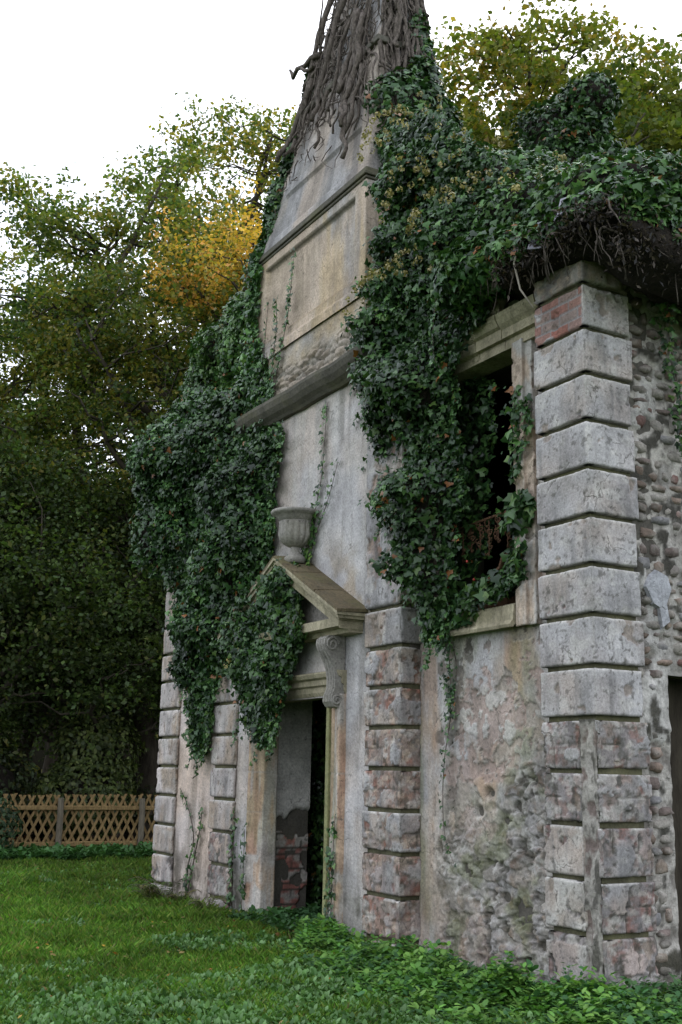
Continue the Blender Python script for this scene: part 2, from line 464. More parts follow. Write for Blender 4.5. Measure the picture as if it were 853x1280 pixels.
def block_fn(u_len, z0, z1, seed, broken=0.0, corner=None, base=GREY, warm=0.25, breakcol=None):
    rnd = random.Random(seed)
    bc = base * rnd.uniform(0.98, 1.16)
    def fn(U, Z):
        s = seed % 97
        dz = np.minimum(Z - z0, z1 - Z); du = np.minimum(U, u_len - U); de = np.minimum(du, dz)
        rg = 0.007 + 0.055 * np.clip(fbm2(U * 9, Z * 9, 3, s) - 0.5, 0, 1) * 2 * (0.6 + broken)
        ins = rg * (1 - np.clip(de / 0.014, 0, 1)) ** 1.5
        n = fbm2(U * 5, Z * 6, 4, s + 5)
        ins = ins + (fbm2(U * 3, Z * 3, 3, s + 2) - 0.5) * 0.012 + (fbm2(U * 30, Z * 30, 2, s + 8) - 0.5) * 0.003
        col = mixc(bc, WARM * 0.95, sstep(0.45, 0.75, fbm2(U * 2.2, Z * 2.2, 3, s + 1)) * (0.35 + warm))
        col = mixc(col, PINK, sstep(0.5, 0.7, fbm2(U * 3.1, Z * 2.1, 3, s + 21)) * (0.15 + broken * 0.6))
        # sky highlight painted pale along the upper edge; colour darker at the lower edge
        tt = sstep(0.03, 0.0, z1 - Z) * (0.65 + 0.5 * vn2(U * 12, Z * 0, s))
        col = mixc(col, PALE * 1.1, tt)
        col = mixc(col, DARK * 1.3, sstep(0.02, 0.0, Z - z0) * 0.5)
        # fallen render showing brick
        e, h = brick_pat(U + s + 0.03 * fbm2(U * 5, Z * 5, 2, s), Z - z0 + 0.025 * fbm2(U * 5, Z * 5, 3, s + 1), 0.27, (z1 - z0) / 2 + 0.012, s)
        thr = 0.80 - 0.48 * broken ** 0.7
        mk = sstep(thr, thr + 0.012, n)
        bcol = mixc(np.broadcast_to(BRICK2 if breakcol is None else breakcol, U.shape + (3,)), BRICK, sstep(0.35, 0.8, h))
        bcol = mixc(bcol, GREY * 0.7, sstep(0.38, 0.6, fbm2(U * 11, Z * 11, 4, s + 3)) * 0.8)
        bcol = mixc(bcol, MORT * 1.05, sstep(0.55, 0.68, fbm2(U * 8, Z * 16, 4, s + 13)) * 0.75)
        bcol = mixc(bcol, DARK * 1.2, sstep(0.60, 0.7, fbm2(U * 13, Z * 10, 4, s + 17)) * 0.8)
        mo = sstep(0.010, 0.004, e)
        bcol = bcol * BTINT
        bcol = mixc(bcol, DARK * 1.6, mo * (0.75 * sstep(0.35, 0.6, fbm2(U * 6, Z * 6, 2, s + 19))))
        col = mixc(col, bcol, mk)
        ins = ins + mk * (0.008 + 0.012 * mo * sstep(0.35, 0.6, fbm2(U * 6, Z * 6, 2, s + 19)) + 0.030 * (fbm2(U * 15, Z * 15, 4, s + 4) - 0.3))
        edge = mk * (1 - mk) * 4
        col = mixc(col, DARK, edge * 0.5)
        if corner is not None:
            dc = np.abs(U - corner)
            ins = ins + sstep(0.035, 0.0, dc) * (0.004 + 0.06 * np.clip(fbm2(U * 6, Z * 5, 3, s + 6) - 0.52, 0, 1))
            col = mixc(col, PALE, sstep(0.02, 0.0, dc) * 0.5)  # highlight on the corner arris, painted as a pale line
        # scuffs, soot specks and run-off stains
        col = mixc(col, PALE * 1.05, sstep(0.56, 0.70, fbm2(U * 7, Z * 9, 5, s + 31)) * 0.55)
        col = mixc(col, GREY * 0.55, sstep(0.54, 0.7, fbm2(U * 9, Z * 4, 5, s + 33)) * 0.3)
        col = mixc(col, DARK * 1.3, sstep(0.68, 0.74, fbm2(U * 24, Z * 24, 3, s + 35)) * 0.6)
        col = mixc(col, GREY * 0.5, sstep(0.5, 0.8, fbm2(U * 14, Z * 1.2, 3, s + 37)) * sstep(0.0, 0.14, z1 - Z) * 0.5)
        gouge = sstep(0.72, 0.76, fbm2(U * 6, Z * 6, 4, s + 39)); ins = ins + gouge * 0.012; col = mixc(col, WARM * 0.6, gouge * 0.7)
        # surface crack
        cr = np.abs(fbm2(U * 2.5, Z * 2.5, 4, s + 11) - 0.5)
        ck = sstep(0.006, 0.0, cr) * sstep(0.5, 0.6, fbm2(U * 1.5, Z * 1.5, 2, s + 14))
        ins = ins + ck * 0.008; col = mixc(col, DARK, ck * 0.7)
        return ins, col
    return fn


# ================================================================= GROUND
def ground_z(x, y):
    z = -0.12 + 0.05 * (fbm2(x * 0.35, y * 0.35, 3, 40) - 0.5) * 2
    z = z + 0.07 * sstep(-0.9, 0.2, y) * sstep(-4, 1, x) - 0.10 * sstep(-5, -9, x) * sstep(-25, -9, x)
    return z


def grid_ground(name, x0, x1, y0, y1, nx, ny, mat, dz=0.0, far=False):
    xs = np.linspace(x0, x1, nx + 1); ys = np.linspace(y0, y1, ny + 1)
    X, Y = np.meshgrid(xs, ys, indexing='ij')
    Z = ground_z(X, Y) + dz
    V = np.stack([X, Y, Z], -1).reshape(-1, 3); W = ny + 1
    I, J = np.meshgrid(np.arange(nx), np.arange(ny), indexing='ij')
    F = np.stack([I * W + J, (I + 1) * W + J, (I + 1) * W + J + 1, I * W + J + 1], -1).reshape(-1, 4)
    return np_mesh(name, V, F, mat, None, None, True)


big = MB(); big.add([(-900, -900, -0.75), (900, -900, -0.75), (900, 900, -0.75), (-900, 900, -0.75)], [(0, 1, 2, 3)])
props(big.build('ground', M_MEADOW), kind='structure')
props(grid_ground('lawn', -17.3, 22, -26, 14, 130, 130, M_GROUND), kind='structure')
props(grid_ground('woodland_floor', -46, -17.3, -34, 42, 50, 100, M_WOODFLOOR, dz=0.0), kind='structure')
props(grid_ground('woodland_bank', -17.3, 30, 14, 45, 60, 40, M_WOODFLOOR), kind='structure')

# ================================================================= THE RUINED BUILDING
HOUSE = empty('ruined_house', 'roofless ivy-clad ruin with rusticated pilasters, pedimented doorway and tall central stack', 'building')
Q = 0.4145
G = 0.021


def block_name_build(pier, path, k0, k1, res, seed0, brokenf, cornerf=None, zoff=0.0, warm=0.25, base=GREY):
    pl = np.array(path); ul = float(np.sum(np.hypot(*np.diff(pl, axis=0).T)))
    for k in range(k0, k1):
        za, zb = k * Q + G + zoff, (k + 1) * Q - G + zoff
        if k < 0: za = -0.35
        br = brokenf(k); sd_ = seed0 + k * 3
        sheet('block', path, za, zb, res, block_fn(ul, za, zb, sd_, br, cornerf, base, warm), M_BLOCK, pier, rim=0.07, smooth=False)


BTINT = np.array((1.0, 1.0, 1.0))


def pier(x0, x1, y0, y1, ztop, nblk, res, seed, brokenf, ret=0.06, corner_path=None, warm=0.25, base=GREY, shaft=True, tint=(1, 1, 1)):
    BTINT[:] = tint
    p = MB().box(x0 + 0.045, x1 - 0.045, y0 + 0.045, y1, -0.4, nblk * Q).build('pilaster', M_JOINT, HOUSE)
    path = [(x0, y0 + ret), (x0, y0), (x1, y0), (x1, y0 + ret)]
    block_name_build(p, path, -1, nblk, res, seed, brokenf, ret + (x1 - x0), 0.0, warm, base)
    if shaft and ztop > nblk * Q:
        za = nblk * Q + G; pl = 2 * ret + x1 - x0
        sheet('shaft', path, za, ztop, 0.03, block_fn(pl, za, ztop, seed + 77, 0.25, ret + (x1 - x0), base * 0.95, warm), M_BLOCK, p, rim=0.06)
        MB().box(x0 + 0.04, x1 - 0.04, y0 + 0.045, y1, nblk * Q, ztop).build('core', M_JOINT, p)
    return p


# middle, centre-left and far-left pilasters
pier(-3.49, -2.77, 0.0, 0.9, 6.1, 8, 0.014, 200, lambda k: {-1: .7, 0: .8, 1: .6, 2: .45, 3: .85, 4: .8, 5: .75, 6: .6, 7: .0}[k], ret=0.27, warm=0.4, base=GREY * 0.92, tint=(1.12, 0.97, 0.86))
pier(-7.49, -6.77, 0.0, 0.8, 6.1, 8, 0.022, 300, lambda k: .7 if k < 2 else .0, warm=0.6, base=GREY * np.array((1.38, 1.30, 1.24)))  # base lightened to stand in for the more open light on the left
pier(-9.52, -8.80, 0.0, 0.8, 4.9, 9, 0.025, 400, lambda k: .3 if k < 1 else .0, warm=0.6, base=GREY * np.array((1.45, 1.36, 1.30)))  # stronger light at this end is put into the base colour too

BTINT[:] = (1, 1, 1)
# corner pier: clean courses with an unbroken arris above, split by a stripped channel below
AX, DY = 0.10, 0.56
cp = MB().box(-0.53, AX - 0.05, 0.05, 0.52, -0.4, 5.98).build('corner_pier', M_JOINT, HOUSE)
bs = {12: .45, 13: .9}
for k in range(5, 14):
    path = [(-0.57, 0.26), (-0.57, 0.0), (AX, 0.0), (AX, DY - 0.02 * ((k * 7) % 3))]
    za, zb = k * Q + G, (k + 1) * Q - G
    ul = 0.26 + 0.67 + path[-1][1]
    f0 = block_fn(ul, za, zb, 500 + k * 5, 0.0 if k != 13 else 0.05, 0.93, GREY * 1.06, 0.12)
    if k == 13:
        def f13(U, Z, f0=f0):
            ins, col = f0(U, Z)
            e, h = brick_pat(U, Z, 0.24, 0.10, 3)
            mk = sstep(0.92, 0.88, U) * sstep(0.38, 0.42, fbm2(U * 4, Z * 5, 3, 9))
            bc = mixc(np.broadcast_to(BRICK * np.array((1.45, 1.05, 0.95)), U.shape + (3,)), BRICK2, h)
            mo = sstep(0.012, 0.004, e); bc = mixc(bc, GREY * 0.8, mo)
            return ins + mk * (0.012 + 0.008 * mo), mixc(col, bc, mk)
        f0 = f13
    sheet('block', path, za, zb, 0.011, f0, M_BLOCK, cp, rim=0.07)
# capping course
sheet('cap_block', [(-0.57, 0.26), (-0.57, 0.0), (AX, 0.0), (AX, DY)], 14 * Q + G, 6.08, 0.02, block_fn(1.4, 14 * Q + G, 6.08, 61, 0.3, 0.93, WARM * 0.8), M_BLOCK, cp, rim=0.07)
lowbreak = {-1: .5, 0: .6, 1: .15, 2: .35, 3: .8, 4: .85}
for k in range(-1, 5):
    za, zb = (k * Q + G, (k + 1) * Q - G) if k >= 0 else (-0.3, -G)
    bc = PALE * 0.86 if k in (0, 1, 2) else GREY
    sheet('block', [(-0.57, 0.26), (-0.57, 0.0), (-0.10, 0.0), (-0.10, 0.05)], za + random.uniform(-.006, .006), zb, 0.011,
          block_fn(0.78, za, zb, 700 + k * 7, lowbreak[k], 0.73, bc, 0.2), M_BLOCK, cp, rim=0.07)
    sheet('block', [(0.05, 0.02), (AX, 0.02), (AX, DY + 0.02)], za, zb - random.uniform(0, .012), 0.011,
          block_fn(0.59, za, zb, 740 + k * 7, .85 if k > 1 or k < 1 else .5, 0.05, GREY * 0.92, 0.2), M_BLOCK, cp, rim=0.06)


def chan(U, Z):
    n = fbm2(U * 12, Z * 7, 4, 12)
    col = mixc(np.broadcast_to(MORT * 0.9, U.shape + (3,)), BRICK2 * 0.7, sstep(0.48, 0.62, n))
    col = mixc(col, DARK, sstep(0.4, 0.3, n) * 0.8)
    return 0.05 * (n - 0.5) + 0.018 * np.abs(np.sin(U * 40)), col


sheet('stripped_corner', [(-0.11, 0.018), (0.03, 0.018), (0.06, 0.03)], -0.3, 5 * Q - 0.01, 0.009, chan, M_ROUGH, cp)

# ---- walls


def centre_wall(U, Z):
    n = fbm2(U * 1.3, Z * 1.0, 4, 50)
    col = mixc(np.broadcast_to(GREY * 1.3, U.shape + (3,)), WARM * 1.2, sstep(0.4, 0.7, n) * 0.5)
    col = mixc(col, PALE * 0.9, sstep(0.5, 0.75, fbm2(U * 5, Z * 0.8, 4, 51)) * 0.5)
    col = mixc(col, DARK * 2.2, sstep(0.55, 0.8, fbm2(U * 6, Z * 0.7, 4, 52)) * 0.5)
    # ochre lichen round the doorway head
    col = mixc(col, OCHRE * 0.9, sstep(4.6, 3.6, Z) * sstep(3.0, 3.6, Z) * sstep(0.4, 0.6, fbm2(U * 3, Z * 3, 3, 55)) * 0.6)
    foot = sstep(0.8, 0.0, Z + 0.5 * (fbm2(U * 3, Z * 3, 3, 53) - 0.5))
    col = mixc(col, MORT * 0.8, foot * 0.7); col = mixc(col, DARK * 1.4, foot * sstep(0.5, 0.62, fbm2(U * 9, Z * 5, 4, 56)) * 0.9)
    ins = (n - 0.5) * 0.02 + (fbm2(U * 20, Z * 20, 3, 54) - 0.5) * 0.006 + foot * 0.02 * fbm2(U * 8, Z * 8, 3, 57)
    return ins, col


sheet('centre_wall', [(-6.80, 0.06), (-3.45, 0.06)], -0.4, 6.1, 0.03, centre_wall, M_WALL, HOUSE, holes=[(0.85, 2.53, -0.4, 2.46)])
def left_wall_f(U, Z):
    ins, col = centre_wall(U, Z)
    return ins, col * np.array((1.10, 1.0, 0.93)) * 1.15


sheet('left_wall', [(-8.83, 0.06), (-7.45, 0.06)], -0.4, 6.1, 0.03, left_wall_f, M_WALL, HOUSE, holes=[(0.15, 1.2, 3.02, 5.4)])


def panel_wall(U, Z):
    # smooth render above, peeling, rubble showing below; u=0 at x=-2.79
    e, c = voro(U + 0.15 * fbm2(U * 3, Z * 3, 3, 60), Z + 0.12 * fbm2(U * 3, Z * 3, 3, 61), 0.24, 0.105, 1.0, 5)
    big_ = fbm2(U * 1.6, Z * 1.4, 4, 62)
    lo = sstep(1.45, 0.9, Z - 0.9 * (U - 1.0) * sstep(0.9, 1.9, U) + 0.7 * (big_ - 0.5))   # where render has failed
    lo = lo * sstep(0.15, 0.6, U + 0.3 * (big_ - 0.5)) * (0.55 + 0.45 * sstep(0.4, 0.5, fbm2(U * 2.6, Z * 2.6, 4, 59)))
    # flakes of render
    fl = fbm2(U * 3.3, Z * 3.0, 5, 63)
    flake = sstep(0.56, 0.575, fl) * sstep(0.35, 0.75, U) * sstep(3.0, 2.4, Z)
    flake2 = sstep(0.60, 0.615, fbm2(U * 2.1, Z * 2.4, 5, 66)) * sstep(0.3, 0.7, U)
    ren = mixc(np.broadcast_to(GREY * 1.15, U.shape + (3,)), WARM * 1.02, sstep(0.38, 0.62, fbm2(U * 2, Z * 1.6, 4, 64)) * 0.85)
    ren = mixc(ren, OCHRE * np.array((1.15, 0.95, 1.0)), sstep(0.5, 0.72, fbm2(U * 4, Z * 1.1, 4, 65)) * 0.55)
    ren = mixc(ren, PALE, sstep(0.52, 0.7, fbm2(U * 5, Z * 1.5, 4, 67)) * 0.5)
    ren = mixc(ren, GREEN * 1.4, sstep(0.55, 0.75, fbm2(U * 3, Z * 1.0, 3, 68)) * 0.5)
    under = mixc(np.broadcast_to(WARM * 0.85, U.shape + (3,)), MORT * 0.85, fbm2(U * 7, Z * 7, 3, 69))
    col = mixc(ren, under, np.clip(flake, 0, 1)); col = mixc(col, PALE * 1.05, flake2 * 0.7)
    f3 = fbm2(U * 6.5, Z * 6.0, 5, 58); flake3 = sstep(0.575, 0.585, f3) * sstep(0.2, 0.5, U) * sstep(3.05, 2.7, Z)
    col = mixc(col, PINK * 0.95, flake3 * 0.8)
    lip = np.clip(sstep(0.545, 0.56, fl) * (1 - flake) + sstep(0.565, 0.575, f3) * (1 - flake3), 0, 1) * sstep(0.3, 0.6, U) * sstep(3.05, 2.7, Z)
    col = mixc(col, PALE * 1.15, lip * 0.35)
    col = mixc(col, DARK * 1.2, (flake * (1 - flake) + flake3 * (1 - flake3)) * 2.6)
    sc = mixc(np.broadcast_to(STN2 * 1.25, U.shape + (3,)), WARM * 0.7, sstep(0.3, 0.7, c))
    sc = mixc(sc, STN1 * 1.3, sstep(0.62, 0.75, c))
    sc = mixc(sc, GREY * 0.9, sstep(0.4, 0.62, fbm2(U * 10, Z * 10, 4, 70)) * 0.75)
    mo = sstep(0.13, 0.04, e)
    rub = mixc(sc, mixc(np.broadcast_to(MORT * 0.8, U.shape + (3,)), PALE, sstep(0.5, 0.65, fbm2(U * 13, Z * 13, 4, 76))), np.clip(mo * 0.6 + sstep(0.47, 0.6, fbm2(U * 5, Z * 7, 5, 77)) * 0.8, 0, 1))
    pit = sstep(0.62, 0.68, fbm2(U * 7, Z * 8, 4, 71))
    rub = mixc(rub, DARK * 1.3, pit * 0.75)
    rub = mixc(rub, DARK * 1.5, sstep(0.6, 0.66, fbm2(U * 11, Z * 16, 4, 78)) * 0.7)
    rub = mixc(rub, GREEN * 1.2, sstep(0.52, 0.66, fbm2(U * 3, Z * 4, 3, 79)) * 0.5)
    col = mixc(col, rub, lo)
    hole = lambda cx, cz, r1, r2: np.exp(-(((U - cx) / r1) ** 2 + ((Z - cz) / r2) ** 2) ** 2)
    hs = hole(0.98, 1.28, .06, .05) + hole(1.15, 1.45, .07, .05) + hole(0.35, 0.9, .04, .09) + hole(1.6, 1.0, .05, .07) + hole(0.75, 0.75, .05, .05) + hole(1.35, 0.55, .06, .04)
    hs = np.clip(hs, 0, 1)
    ins = (big_ - 0.5) * 0.035 + flake * 0.016 + flake3 * 0.012 - flake2 * 0.008 + (fbm2(U * 22, Z * 22, 3, 72) - 0.5) * 0.006
    ins = ins * (1 - lo) + lo * (0.026 - 0.034 * sstep(0.0, 0.14, e) * (0.1 + 1.2 * np.clip(c + 0.5 * (fbm2(U * 4, Z * 4, 3, 74) - .5), 0, 1)) * sstep(0.35, 0.55, fbm2(U * 3.4, Z * 3.4, 3, 75)) + pit * 0.035 + 0.055 * (fbm2(U * 9, Z * 13, 5, 73) - 0.5))
    ins = ins + hs * 0.06; col = mixc(col, DARK, hs * 0.6)
    # ragged lip of render at panel's right edge
    return ins, col


def cw2(U, Z):
    ins, col = panel_wall(U, Z)
    return ins, col


sheet('panel_wall', [(-2.80, 0.26), (-0.55, 0.26)], -0.4, 6.15, 0.0125, cw2, M_WALL, HOUSE, holes=[(0.27, 1.73, 3.08, 5.62)])

# ---- window in the right bay: sill, jambs, entablature, grille
WIN = empty('window'); WIN.parent = HOUSE
prof = [(0.42, 2.98), (0.20, 2.98), (0.15, 2.93), (0.13, 2.93), (0.12, 2.955), (0.135, 2.98), (0.15, 2.995), (0.165, 3.14), (0.20, 3.15), (0.42, 3.15)]
sb = MB()
xs = [-2.62, -2.2, -1.75, -1.3, -1.12]
for i in range(len(xs) - 1): sb.prism([(a, b + random.uniform(-.004, .004)) for a, b in prof], 0, xs[i] + 0.002, xs[i + 1] - 0.002)
sb.build('sill', M_TRIM, WIN)


def jambf(U, Z):
    n = fbm2(U * 6, Z * 3, 4, 80)
    col = mixc(np.broadcast_to(WARM * 1.05, U.shape + (3,)), PALE * 0.92, sstep(0.4, 0.6, n))
    col = mixc(col, OCHRE * 0.8, sstep(0.55, 0.75, fbm2(U * 5, Z * 2, 4, 81)) * 0.7)
    ch = sstep(0.6, 0.62, fbm2(U * 7, Z * 5, 4, 82))
    gap = np.zeros_like(U)
    for zj in (3.72, 4.75): gap = gap + sstep(0.012, 0.0, np.abs(Z - zj + 0.02 * np.sin(U * 20)))
    return 0.015 * ch + 0.012 * (n - 0.5) + gap * 0.02, mixc(mixc(col, WARM * 0.6, ch * 0.6), DARK, gap * 0.8)


sheet('jamb', [(-1.10, 0.46), (-1.10, 0.17), (-0.93, 0.15), (-0.93, 0.19), (-0.83, 0.185), (-0.83, 0.28)], 2.93, 5.66, 0.016, jambf, M_WALL, WIN, rim=0.01)
sheet('jamb', [(-2.66, 0.28), (-2.66, 0.17), (-2.52, 0.17), (-2.52, 0.46)], 3.15, 5.66, 0.03, jambf, M_WALL, WIN, rim=0.01)
ent = MB()
ep = [(0.45, 5.62), (0.17, 5.62), (0.17, 5.72), (0.13, 5.73), (0.13, 5.83), (0.08, 5.86), (0.05, 5.92), (0.05, 5.97), (0.45, 6.0)]
xs = [-2.64, -2.1, -1.62, -1.2, -0.62]
for i in range(4): ent.prism([(a + random.uniform(-.008, .008), b + random.uniform(-.008, .008)) for a, b in ep], 0, xs[i] + 0.004, xs[i + 1] - 0.004)
ent.build('entablature', M_TRIM, WIN)
sheet('parapet_stone', [(-1.75, 0.2), (-1.75, 0.1), (-1.2, 0.1), (-1.2, 0.2)], 6.0, 6.3, 0.03, block_fn(0.75, 6.0, 6.3, 66, 0.3, None, WARM), M_BLOCK, HOUSE, rim=0.2)
# rusty openwork grille hanging from an iron bar across the window
gr = MB().tube([(-2.5, 0.34, 4.03), (-1.9, 0.33, 4.06), (-1.1, 0.34, 4.10)], 0.014).build('grille_bar', M_RUST, WIN)
for gx in np.arange(-2.28, -1.12, 0.145):
    g_ = MB()
    L0 = 0.42 - 0.18 * abs(math.sin(gx * 9)); rr = random.Random(int(gx * 100))
    for c in range(7):
        cx = gx + rr.uniform(-.04, .04); cz = 4.04 - L0 * (c + 0.5) / 7; rad = 0.05 * (1 - c / 11)
        g_.tube([(cx + rad * math.cos(t) * (1 - t / 14), 0.33 + 0.01 * math.sin(t * 2), cz + rad * math.sin(t) * (1 - t / 14)) for t in np.linspace(rr.uniform(0, 3), rr.uniform(6, 9), 14)], 0.006, 4)
    g_.tube([(gx, 0.33, 4.05), (gx + 0.01, 0.33, 4.04 - L0 * 0.5), (gx, 0.33, 4.04 - L0)], 0.006, 4)
    g_.build('grille_scroll', M_RUST, gr)
MB().box(-2.52, -1.10, 0.33, 0.36, 3.18, 3.25).build('window_rail', M_RUST, WIN)

# left-bay window sill, mostly under the ivy
LW = MB().prism([(a - 0.2, b - 0.12) for a, b in prof], 0, -8.72, -7.52).build('left_window_sill', M_TRIM, HOUSE)

# ---- reveals, interior faces
core = MB()
core.box(-9.5, -6.42, 0.14, 0.75, -0.4, 2.95)
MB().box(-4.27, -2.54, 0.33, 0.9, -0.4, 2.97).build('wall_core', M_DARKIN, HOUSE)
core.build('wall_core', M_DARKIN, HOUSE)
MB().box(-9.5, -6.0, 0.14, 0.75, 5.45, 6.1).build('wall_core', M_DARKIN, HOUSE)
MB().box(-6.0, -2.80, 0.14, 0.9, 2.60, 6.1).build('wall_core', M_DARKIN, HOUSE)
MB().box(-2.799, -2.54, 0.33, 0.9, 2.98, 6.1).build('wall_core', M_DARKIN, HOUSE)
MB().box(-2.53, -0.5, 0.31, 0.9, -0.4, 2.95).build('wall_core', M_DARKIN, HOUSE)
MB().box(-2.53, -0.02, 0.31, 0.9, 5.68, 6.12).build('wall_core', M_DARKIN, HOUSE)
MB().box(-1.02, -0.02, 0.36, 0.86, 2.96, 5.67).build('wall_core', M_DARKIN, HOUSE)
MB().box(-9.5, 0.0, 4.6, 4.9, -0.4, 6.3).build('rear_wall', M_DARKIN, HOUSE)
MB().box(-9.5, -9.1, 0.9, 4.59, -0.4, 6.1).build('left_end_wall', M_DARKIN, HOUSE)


# ---- right side wall of rubble
def side_mort(U, Z):
    n = fbm2(U * 6, Z * 6, 4, 90)
    col = mixc(np.broadcast_to(MORT * 1.1, U.shape + (3,)), STN2 * 0.8, sstep(0.45, 0.6, n))
    pat = sstep(0.53, 0.56, fbm2(U * 3.1, Z * 2.2, 4, 92)) * sstep(0.75, 0.2, U) * sstep(1.2, 1.8, Z)
    col = mixc(col, PALE * 0.9, pat)
    col = mixc(col, DARK, sstep(0.42, 0.3, n))
    return 0.075 * (n - 0.5) - 0.03 * pat, col


sw = sheet('side_wall', [(-0.02, 0.5), (-0.02, 4.9)], -0.4, 6.1, 0.022, side_mort, M_ROUGH, HOUSE, holes=[(0.42, 1.45, -0.5, 2.46)])
MB().box(-0.45, -0.06, 0.92, 1.945, 2.49, 2.75).build('side_lintel', M_JOINT, HOUSE)
MB().box(-0.6, -0.06, 0.6, 0.915, -0.4, 2.48).build('side_door_jamb', M_DARKIN, HOUSE)
MB().box(-0.6, -0.06, 1.955, 2.3, -0.4, 2.48).build('side_door_jamb', M_DARKIN, HOUSE)
MB().box(-0.55, -0.50, 0.92, 1.95, -0.4, 2.485).build('side_door_board', M_BARK, HOUSE)

# individual rubble stones in the side wall
ICO_V = []; ICO_F = []


def ico():
    import bmesh
    bm = bmesh.new(); bmesh.ops.create_icosphere(bm, subdivisions=2, radius=1.0)
    v = np.array([tuple(x.co) for x in bm.verts]); f = np.array([[q.index for q in x.verts] for x in bm.faces]); bm.free()
    return v, f


IV, IFc = ico()
rs = random.Random(21)
nst = 0
zz = -0.1
while zz < 6.05:
    hh = rs.uniform(0.06, 0.15); yy = 0.60 + rs.uniform(-0.05, 0.08)
    while yy < 2.3:
        ll = rs.uniform(0.08, 0.26) * (1.0 if yy < 1.3 else 2.2)
        cy, cz = yy + ll / 2, zz + hh / 2
        inhole = (cy + ll * .4 > 0.92 and cy - ll * .4 < 1.95 and cz - hh * .4 < 2.46)
        if not inhole and nst < 280 and rs.random() < 0.93:
            nv = rs.choice([5, 6, 6, 7]); a0 = rs.uniform(0, 6.28); pts = []
            for q in range(nv):
                an = a0 + 2 * PI * (q + rs.uniform(-.25, .25)) / nv; ca, sa = math.cos(an), math.sin(an)
                k_ = 1 / max(abs(ca), abs(sa)) * 0.80 * rs.uniform(0.85, 1.08)
                pts.append((ca * k_ * ll * 0.5, sa * k_ * hh * 0.5))
            pr_ = rs.uniform(0.02, 0.05); tl, tm = rs.uniform(-.12, .12), rs.uniform(-.2, .2)
            V = [(-0.06, p[0] * 1.06, p[1] * 1.06) for p in pts] + [(pr_ * rs.uniform(.25, .55) - .02, p[0], p[1]) for p in pts]
            V += [(pr_ - .02 + tl * p[0] + tm * p[1] + rs.uniform(-.006, .006), p[0] * .72 + rs.uniform(-.006, .006), p[1] * .68) for p in pts] + [(pr_ - .015 + rs.uniform(-.008, .008), 0, 0)]
            V = np.array(V) + np.array((0, cy, cz + rs.uniform(-.015, .015)))
            SF = []
            for q in range(nv):
                q1 = (q + 1) % nv
                for l_ in (0, nv): SF += [(l_ + q, l_ + q1, l_ + nv + q1), (l_ + q, l_ + nv + q1, l_ + nv + q)]
                SF.append((2 * nv + q, 2 * nv + q1, 3 * nv))
            IFs = np.array(SF)
            base = rs.choice([STN1 * 1.2, STN2, STN2 * 1.15, WARM * 0.6, BRICK * 0.75, GREY * 0.6, STN1 * 1.6, STN1, STN2 * 0.7, BRICK2 * 0.6])
            C = mixc(np.broadcast_to(base, V.shape), MORT * 0.8, sstep(0.5, 0.65, fbm3(V * 9, 3, 5)) * 0.6)
            np_mesh('stone', V, IFs, M_ROUGH, sw, C, False); nst += 1
        yy += ll + 0.012
    zz += hh + 0.012
# pale scraps of render still hanging on the rubble
for (pts, dx) in (([(0.66, 3.2), (0.72, 3.3), (0.80, 3.36), (0.93, 3.32), (0.97, 3.2), (0.9, 3.06), (0.93, 2.9), (0.84, 2.84), (0.80, 3.02), (0.73, 3.05)], 0.045),
                  ):
    b = MB(); n = len(pts); cy = sum(p[0] for p in pts) / n; cz = sum(p[1] for p in pts) / n
    V = [(dx - 0.03 + random.uniform(-.01, .01), p[0], p[1]) for p in pts] + [(dx + random.uniform(-.008, .008), cy + (p[0] - cy) * .93, cz + (p[1] - cz) * .93) for p in pts] + [(dx + 0.006, cy, cz)]
    F = [(i, (i + 1) % n, n + (i + 1) % n, n + i) for i in range(n)] + [(n + i, n + (i + 1) % n, 2 * n) for i in range(n)]
    b.add(V, F); b.build('loose_render', M_WHITE, sw)

# ---- cornice over the ground stage (half-round dripping moulding)
cb = MB()
cprof = [(0.3, 6.10), (0.0, 6.10), (-0.03, 6.13), (-0.09, 6.17), (-0.14, 6.23), (-0.17, 6.30), (-0.17, 6.34), (-0.12, 6.38), (0.05, 6.44), (0.3, 6.44)]
nseg = 14
prev = None
V = []; F = []
for i in range(nseg + 1):
    x = -6.98 + 3.6 * i / nseg
    dzs = 0.025 * (vn2(i * 0.7, 3.3) - 0.5); dys = 0.03 * (vn2(i * 0.9, 8.3) - 0.5)
    V += [(x, a + dys * (a < 0.2), b_ + dzs) for a, b_ in cprof]
k = len(cprof)
for i in range(nseg):
    for j in range(k - 1): F.append((i * k + j, (i + 1) * k + j, (i + 1) * k + j + 1, i * k + j + 1))
F.append(tuple(range(k))); F.append(tuple(nseg * k + j for j in range(k - 1, -1, -1)))
cb.add(V, F); cb.build('main_cornice', M_CORNICE, HOUSE)

# ---- central stack: battered attic and tapering chimney
ST = empty('central_stack'); ST.parent = HOUSE


